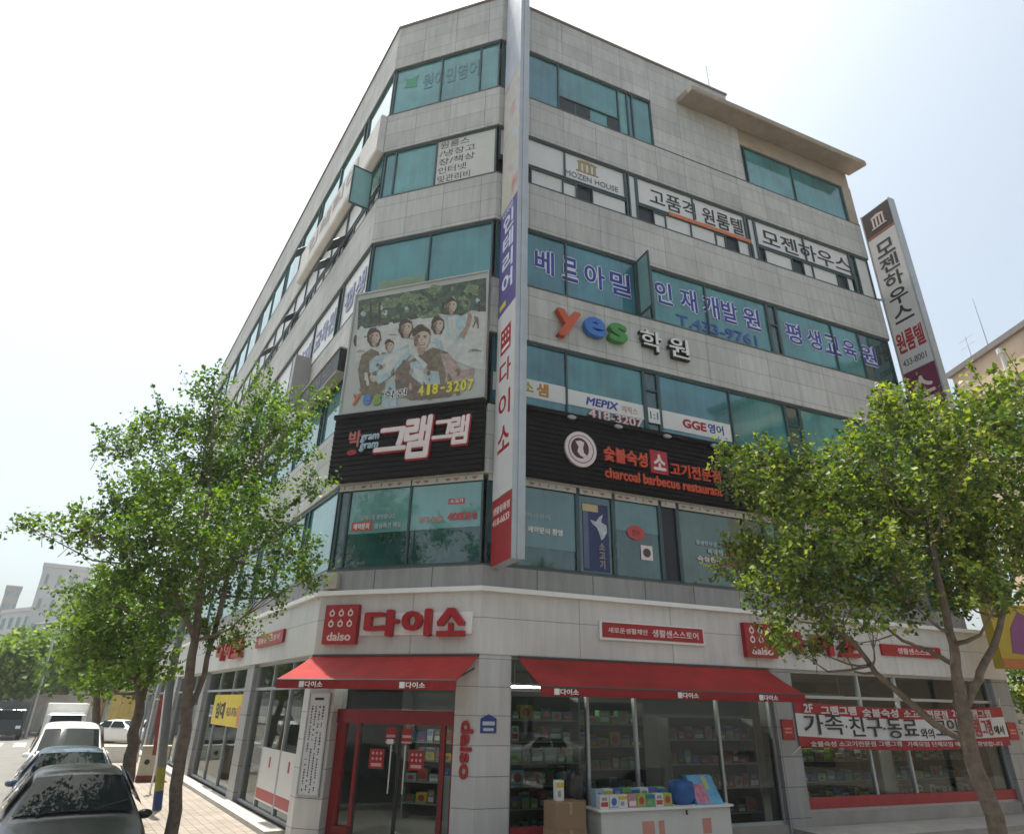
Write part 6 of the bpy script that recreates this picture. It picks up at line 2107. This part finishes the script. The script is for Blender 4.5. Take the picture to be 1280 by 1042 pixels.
# ================================================================== STREET FURNITURE
p = at(196, 1012, 20.5)
t = thing('utility_pole', 'grey utility pole with yellow and blue wrap at its foot between the kerb trees', 'pole', (p.x, p.y, ZP))
top = at(214, 840, 20.5)
dx = (top - p) / (top.z - p.z)
bm = MB()
pb = Vector((p.x, p.y, ZP))
bm.tube([pb, pb + dx * 3, pb + Vector((dx.x * 3, dx.y * 3, 5.4))], [.105, .098, .09], 14)
bm.build('shaft', [mat('pole_concrete', (.17, .18, .18), .7, .15, scale=5)], t)
bm = MB()
bm.tube([pb + dx * .02, pb + dx * .42], [.11, .109], 14)
bm.build('blue_wrap', [mat('blue_wrap', (.03, .06, .20), .5, .15)], t)
bm = MB()
bm.tube([pb + dx * .425, pb + dx * .95], [.109, .107], 14)
bm.build('yellow_wrap', [mat('yellow_green_wrap', (.27, .26, .04), .5, .25, scale=6)], t)
p = at(200, 925, 24)
t = thing('street_banner', 'slim red banner on a leaning white post beside the grey utility pole', 'banner', (p.x, p.y, ZP))
q0, q1 = at(195, 955, 24), at(206, 862, 24)
bm = MB()
bm.tube([(q0.x, q0.y, ZP), q0, q1], [.03, .03, .02], 6)
bm.build('post', [M_WHITE], t)
bm = MB()
u = (q1 - q0)
sd = Vector((-.11, -.03, 0))
for k in range(8):
    a_, b_ = q0 + u * (.12 + .10 * k), q0 + u * (.12 + .10 * (k + 1))
    w0, w1 = .03 * math.sin(k * 1.1), .03 * math.sin((k + 1) * 1.1)
    bm.face([a_ + Vector((-.03, w0, 0)), a_ + sd + Vector((-.03, w0, 0)), b_ + sd + Vector((-.03, w1, 0)), b_ + Vector((-.03, w1, 0))])
    bm.face([b_ + Vector((-.03, w1 + .01, 0)), b_ + sd + Vector((-.03, w1 + .01, 0)), a_ + sd + Vector((-.03, w0 + .01, 0)), a_ + Vector((-.03, w0 + .01, 0))])
bm.build('flag', [mat('brick_red_cloth', (.22, .045, .035), .8, .3, scale=4)], t)
p = at(190, 962, 27.5)
t = thing('utility_cabinet', 'cream metal cabinet with round vents on a rusty red base by the utility pole', 'cabinet', (p.x, p.y, ZP))
fr = Frame((p.x, p.y), (.91, .42), (.42, -.91))
bm = MB()
bm.box(fr, -.42, .42, -.25, .25, .32, 1.15)
bm.box(fr, -.45, .45, -.28, .28, 1.152, 1.20)
bm.build('case', [mat('cream_metal', (.46, .42, .33), .6, .15)], t)
bm = MB()
bm.box(fr, -.44, .44, -.27, .27, ZP, .318)
bm.build('base', [mat('rust_red', (.18, .05, .035), .7, .3)], t)
for a in (-.2, .2):
    bm = MB()
    bm.disc(fr, a, .72, .08, .08, .25, .265)
    bm.build('vent', [M_BLACK], t)
p = at(144, 940, 36)
t = thing('road_barrier', 'low white roadside barrier with two round dark holes by the far crossing', 'barrier', (p.x, p.y, 0))
fr = Frame((p.x, p.y), (.96, .28), (.28, -.96))
bm = MB()
bm.prism(fr, [(-.95, 0), (.95, 0), (.9, .75), (-.9, .75)], -.2, .2)
bm.build('body', [mat('barrier_white', (.66, .64, .58), .6, .1)], t)
for a in (-.4, .5):
    bm = MB()
    bm.disc(fr, a, .42, .1, .1, .2, .21)
    bm.build('hole', [M_BLACK], t)
# traffic pole and lamp at the far crossing
for i, (x, d, h, lab) in enumerate(((37, 62, 7, 'thin grey traffic pole at the far crossing, left of the white van'), (5, 70, 8, 'grey lamp pole at the left edge beyond the dark truck'))):
    p = at(x, 900, d)
    t = thing('traffic_pole', lab, 'pole', (p.x, p.y, 0))
    bm = MB()
    bm.tube([(p.x, p.y, 0), (p.x, p.y, h), (p.x + .4, p.y - .3, h + .3), (p.x + 3, p.y - 1.5, h + .4)], [.12, .09, .08, .06], 8)
    bm.build('shaft', [M_ALU], t)
    bm = MB()
    bm.abox((p.x + 2.6, p.y - 1.4, h + .05), (1.0, .25, .35))
    bm.build('signal_head', [M_BLACK], t)
# containers and a kiosk at the end of the street
def yard_box(label, x, y, d, w, h, c, cat='container', name='container'):
    p = at(x, y, d)
    t = thing(name, label, cat, (p.x, p.y, 0))
    fr = Frame((p.x, p.y), (.9, .43), (.43, -.9))
    bm = MB()
    n = int(w / .3)
    for k in range(n):
        a0 = -w / 2 + w * k / n
        bm.box(fr, a0, a0 + w / n * .98, -1.2, 0.0 if k % 2 else -.05, .2, h)
    bm.build('body', [mat('paint_' + label.split()[0], c, .6, .2)], t)
    bm = MB()
    bm.box(fr, -w / 2 - .1, w / 2 + .1, -1.3, .1, h + .002, h + .15)
    bm.build('roof', [mat('container_roof', (.40, .38, .34), .6, .2)], t)
    return t
yard_box('orange container beyond the white box truck', 108, 900, 66, 1.9, 3.0, (.30, .17, .07))
yard_box('yellow container behind the thin kerb tree', 152, 900, 60, 2.0, 3.9, (.36, .28, .08))
yard_box('pale cabin at the end of the street behind the white van', 68, 900, 66, 5, 2.7, (.42, .41, .39), 'cabin', 'cabin')
# elevated road with railing at the street end
t = thing('footbridge', 'grey low footbridge with a railing across the street end under the far trees', 'bridge', tuple(FL.pt(78, 20, 0)))
fr = Frame(xy(FL, 78, 2), FL.n.xy, -FL.d.xy)
bm = MB()
bm.box(fr, -10, 60, -2.5, 0, 3.0, 3.7)
bm.build('deck', [mat('deck_grey', (.38, .37, .35), .8, .15)], t)
bm = MB()
for k in range(70): bm.box(fr, -10 + k, -9.92 + k, -.12, -.04, 3.7, 4.7)
bm.box(fr, -10, 60, -.13, -.03, 4.702, 4.8)
bm.build('railing', [mat('rail_grey', (.48, .48, .47), .6, .1)], t)
for a in (-6, 8, 22, 36, 50):
    bm = MB()
    bm.box(fr, a, a + .9, -1.8, -.8, 0, 2.998)
    bm.build('pier', [M_CONC], t)

# ================================================================== OTHER BUILDINGS
def block(label, fr, a0, a1, depth, h, wall, floors, cols, glass, name='building', z0=2.0, wf=.55, hf=.5, cat='building'):
    t = thing(name, label, cat, tuple(fr.pt((a0 + a1) / 2, 0, 0)))
    bm = MB()
    bm.box(fr, a0, a1, -depth, 0, 0, h)
    bm.build('wall', [wall], t)
    bm = MB()
    bm.box(fr, a0 - .15, a1 + .15, -depth - .1, .15, h + .003, h + .5)
    bm.build('parapet', [wall], t)
    fh = (h - z0) / floors
    cw = (a1 - a0) / cols
    for f in range(floors):
        for c in range(cols):
            x0 = a0 + cw * (c + .5 - wf / 2)
            zz = z0 + fh * (f + .5 - hf / 2)
            bm = MB()
            bm.box(fr, x0, x0 + cw * wf, .01, .03, zz, zz + fh * hf)
            w = bm.build('window', [glass], t)
            bm = MB()
            for aa in (x0, x0 + cw * wf / 2, x0 + cw * wf): bm.box(fr, aa - .04, aa + .04, .031, .07, zz, zz + fh * hf)
            bm.box(fr, x0 - .04, x0 + cw * wf + .04, .031, .12, zz - .1, zz - .003)
            bm.build('frame', [M_ALU], w)
    return t
M_PALE = mat('pale_grey_render', (.50, .51, .52), .8, .06, scale=.4)
p0, p1 = at(26, 800, 105), at(92, 800, 105)
fr = Frame((p0.x, p0.y), (p1 - p0).xy.normalized(), Vector(((p1 - p0).y, -(p1 - p0).x)).normalized())
w_ = (p1 - p0).length
hh = at(40, 706, 105).z
t = block('pale grey tower with a column of green windows beyond the far trees at the left', fr, 0, w_, 14, hh, M_PALE, 4, 4, M_GLASS2, 'grey_tower', 6, .22, .4)
p0 = at(-8, 800, 120)
p1 = at(30, 800, 112)
fr = Frame((p0.x, p0.y), (p1 - p0).xy.normalized(), Vector(((p1 - p0).y, -(p1 - p0).x)).normalized())
block('lower pale block at the left edge beside the grey tower', fr, 0, (p1 - p0).length, 10, at(5, 765, 118).z, M_PALE, 3, 4, M_GLASS2, z0=5, wf=.4)
p0 = at(-14, 800, 190); p1 = at(6, 800, 190)
fr = Frame((p0.x, p0.y), (p1 - p0).xy.normalized(), Vector(((p1 - p0).y, -(p1 - p0).x)).normalized())
block('distant grey brown apartment tower at the left edge', fr, 0, (p1 - p0).length, 12, at(2, 733, 190).z, mat('grey_brown_render', (.38, .36, .36), .8, .08), 8, 3, M_GLASS2, 'apartment_tower', 4, .5, .4)
p0, p1 = at(84, 800, 92), at(150, 800, 92)
fr = Frame((p0.x, p0.y), (p1 - p0).xy.normalized(), Vector(((p1 - p0).y, -(p1 - p0).x)).normalized())
block('white low block with dark balcony openings right of the grey tower', fr, 0, (p1 - p0).length, 10, at(110, 778, 92).z, mat('white_render', (.60, .60, .59), .8, .06), 4, 3, M_GLASSD, z0=2, wf=.7, hf=.45)
p0, p1 = at(150, 800, 80), at(235, 800, 72)
fr = Frame((p0.x, p0.y), (p1 - p0).xy.normalized(), Vector(((p1 - p0).y, -(p1 - p0).x)).normalized())
block('grey brown building beyond the corner building at the end of its street side', fr, 0, (p1 - p0).length, 10, 8.5, mat('taupe_render', (.40, .385, .365), .8, .1), 3, 5, M_GLASSD, z0=2)
# the tan building to the right
t = thing('tan_building', 'tan rendered building with a flat roof behind the purple end sign at the right', 'building', (33, 28, 0))
fr = Frame((27.7, 35.5), (.06, -1), (-1, -.06))
bm = MB()
bm.box(fr, 0, 30, -16, 0, 0, 22.0)
bm.build('wall', [mat('tan_render', (.52, .39, .28), .85, .12, scale=.6)], t)
bm = MB()
bm.box(fr, -.2, 30.2, -16.2, .22, 22.003, 22.35)
bm.build('roof_edge', [mat('dark_roof_edge', (.16, .14, .13), .7, .15)], t)
bm = MB()
bm.box(fr, 0, 30, .003, .5, 19.3, 19.6)
bm.build('ledge', [mat('brown_ledge', (.26, .19, .13), .8, .15)], t)
for k in range(6):
    bm = MB()
    bm.box(fr, 1.5 + k * 4.6, 4.6 + k * 4.6, .004, .06, 15.8, 18.2)
    w = bm.build('window', [M_GLASS2], t)
    bm = MB()
    for aa in (1.5, 3.05, 4.6): bm.box(fr, aa + k * 4.6 - .05, aa + k * 4.6 + .05, .061, .12, 15.8, 18.2)
    bm.build('frame', [M_ALU], w)
bm = MB()
bm.tube([fr.pt(4.8, .9, 12), fr.pt(4.8, .9, 20.9)], .13, 10)
bm.tube([fr.pt(4.8, .9, 20.9), fr.pt(4.8, .9, 21.2)], .22, 10)
bm.build('vent_pipe', [mat('pipe_white', (.58, .57, .54), .6, .1)], t)
bm = MB()
bm.tube([fr.pt(2.2, -1, 22.3), fr.pt(2.2, -1, 26.5)], [.04, .015], 5)
bm.tube([fr.pt(.8, -1, 22.3), fr.pt(.8, -1, 24.6)], [.03, .015], 5)
for z in (23.9, 24.4): bm.tube([fr.pt(.2, -1, z), fr.pt(1.4, -1, z)], .012, 4)
bm.build('antenna', [M_ALU], t)
# neighbour shop with a yellow and purple sign, past the right end
t = thing('neighbour_shop', 'low shop building past the right end of the grey corner building', 'building', tuple(FR.pt(24, -2, 0)))
bm = MB()
bm.box(FR, 20.5, 34, -12, -1.2, 0, 3.4)
bm.build('wall', [M_CONC], t)
bm = MB()
bm.box(FR, 20.6, 33.9, -1.2, -1.14, .4, 2.9)
bm.build('shop_window', [M_GLASSD], t)
p = at(1268, 800, 23.5)
t = thing('shop_sign', 'yellow and purple shop sign on a post past the right end of the building', 'shop sign', (p.x, p.y, 0))
fr = Frame((p.x, p.y), (.97, .2), (.2, -.97))
bm = MB()
bm.box(fr, -.75, 1.3, -.15, .15, p.z - .75, p.z + .95)
bm.build('case', [mat('sign_yellow', (.40, .29, .03), .5, .1)], t)
bm = MB()
bm.prism(fr, [(-.35, p.z - .35), (.9, p.z - .45), (.95, p.z + .45), (.2, p.z + .75), (-.2, p.z + .3)], .15, .165)
bm.build('emblem', [mat('sign_purple', (.20, .06, .17), .5, .15)], t)
bm = MB()
bm.box(fr, -.75, 1.3, .15, .165, p.z - .74, p.z - .50)
bm.build('print', [mat('orange_band', (.40, .13, .03), .5, .1)], t)
bm = MB()
bm.tube([(p.x + .3, p.y, 0), (p.x + .3, p.y, p.z - .75)], .08, 8)
bm.build('post', [M_ALU], t)
# street front opposite, mirrored in the glass
fr = Frame((-26, -16), (-1, 0), (0, 1))
block('long plain building across the street, mirrored in the shop glass', Frame((34, -17), (-1, 0), (0, 1)), 0, 34, 10, 10.5, mat('opposite_render', (.09, .085, .08), .85, .1), 3, 9, M_GLASSD, 'opposite_building', 1.0, .6, .5)
block('tall plain building across the crossing, mirrored in the entrance glass', Frame((-6, -22), (-1, 0), (0, 1)), 0, 24, 10, 12, mat('opposite_render_warm', (.10, .085, .075), .85, .1), 4, 7, M_GLASSD, 'opposite_building', 1.0, .6, .5)
proto = None
for i, (x, y, s) in enumerate(((-9, -9, 1.0), (4, -10.5, 1.15), (13, -9.5, .95), (24, -7, 1.1))):
    if proto is None:
        cl = []
        g = random.Random(77)
        for k in range(16):
            q = Vector((g.uniform(-1, 1), g.uniform(-1, 1), g.uniform(-.8, 1)))
            cl.append(((x + q.x * 1.7, y + q.y * 1.7, 4.9 + q.z * 1.6), g.uniform(.7, 1.0), 40))
        proto = make_tree('dark street tree across the near street, mirrored in the glass', (x, y, 0), [([(x, y, 0), (x + .1, y, 2.6), (x, y, 5.2)], [.17, .13, .05])], cl, .17, M_LEAF, 99, .8, group='trees mirrored in the glass', branch=True)
    else:
        c = copy_tree(proto)
        c.location = (x, y, 0)
        c.scale = (s, s, s)
        c.rotation_euler = (0, 0, i * 1.7)
# ================================================================== AIR
hz = MB()
hz.abox((0, 0, 24), (810, 810, 50))
ho = tag(hz.build('haze', [], loc=(0, 0, 0)), None, None, None, 'stuff')
hm = bpy.data.materials.new('haze')
hm.use_nodes = True
nt = hm.node_tree
nt.nodes.remove(nt.nodes['Principled BSDF'])
pv = nt.nodes.new('ShaderNodeVolumePrincipled')
pv.inputs['Color'].default_value = (0.93, 0.95, 0.96, 1)
pv.inputs['Density'].default_value = 0.0007
pv.inputs['Anisotropy'].default_value = 0.2
nt.links.new(pv.outputs[0], [n for n in nt.nodes if n.type == 'OUTPUT_MATERIAL'][0].inputs['Volume'])
ho.data.materials.append(hm)
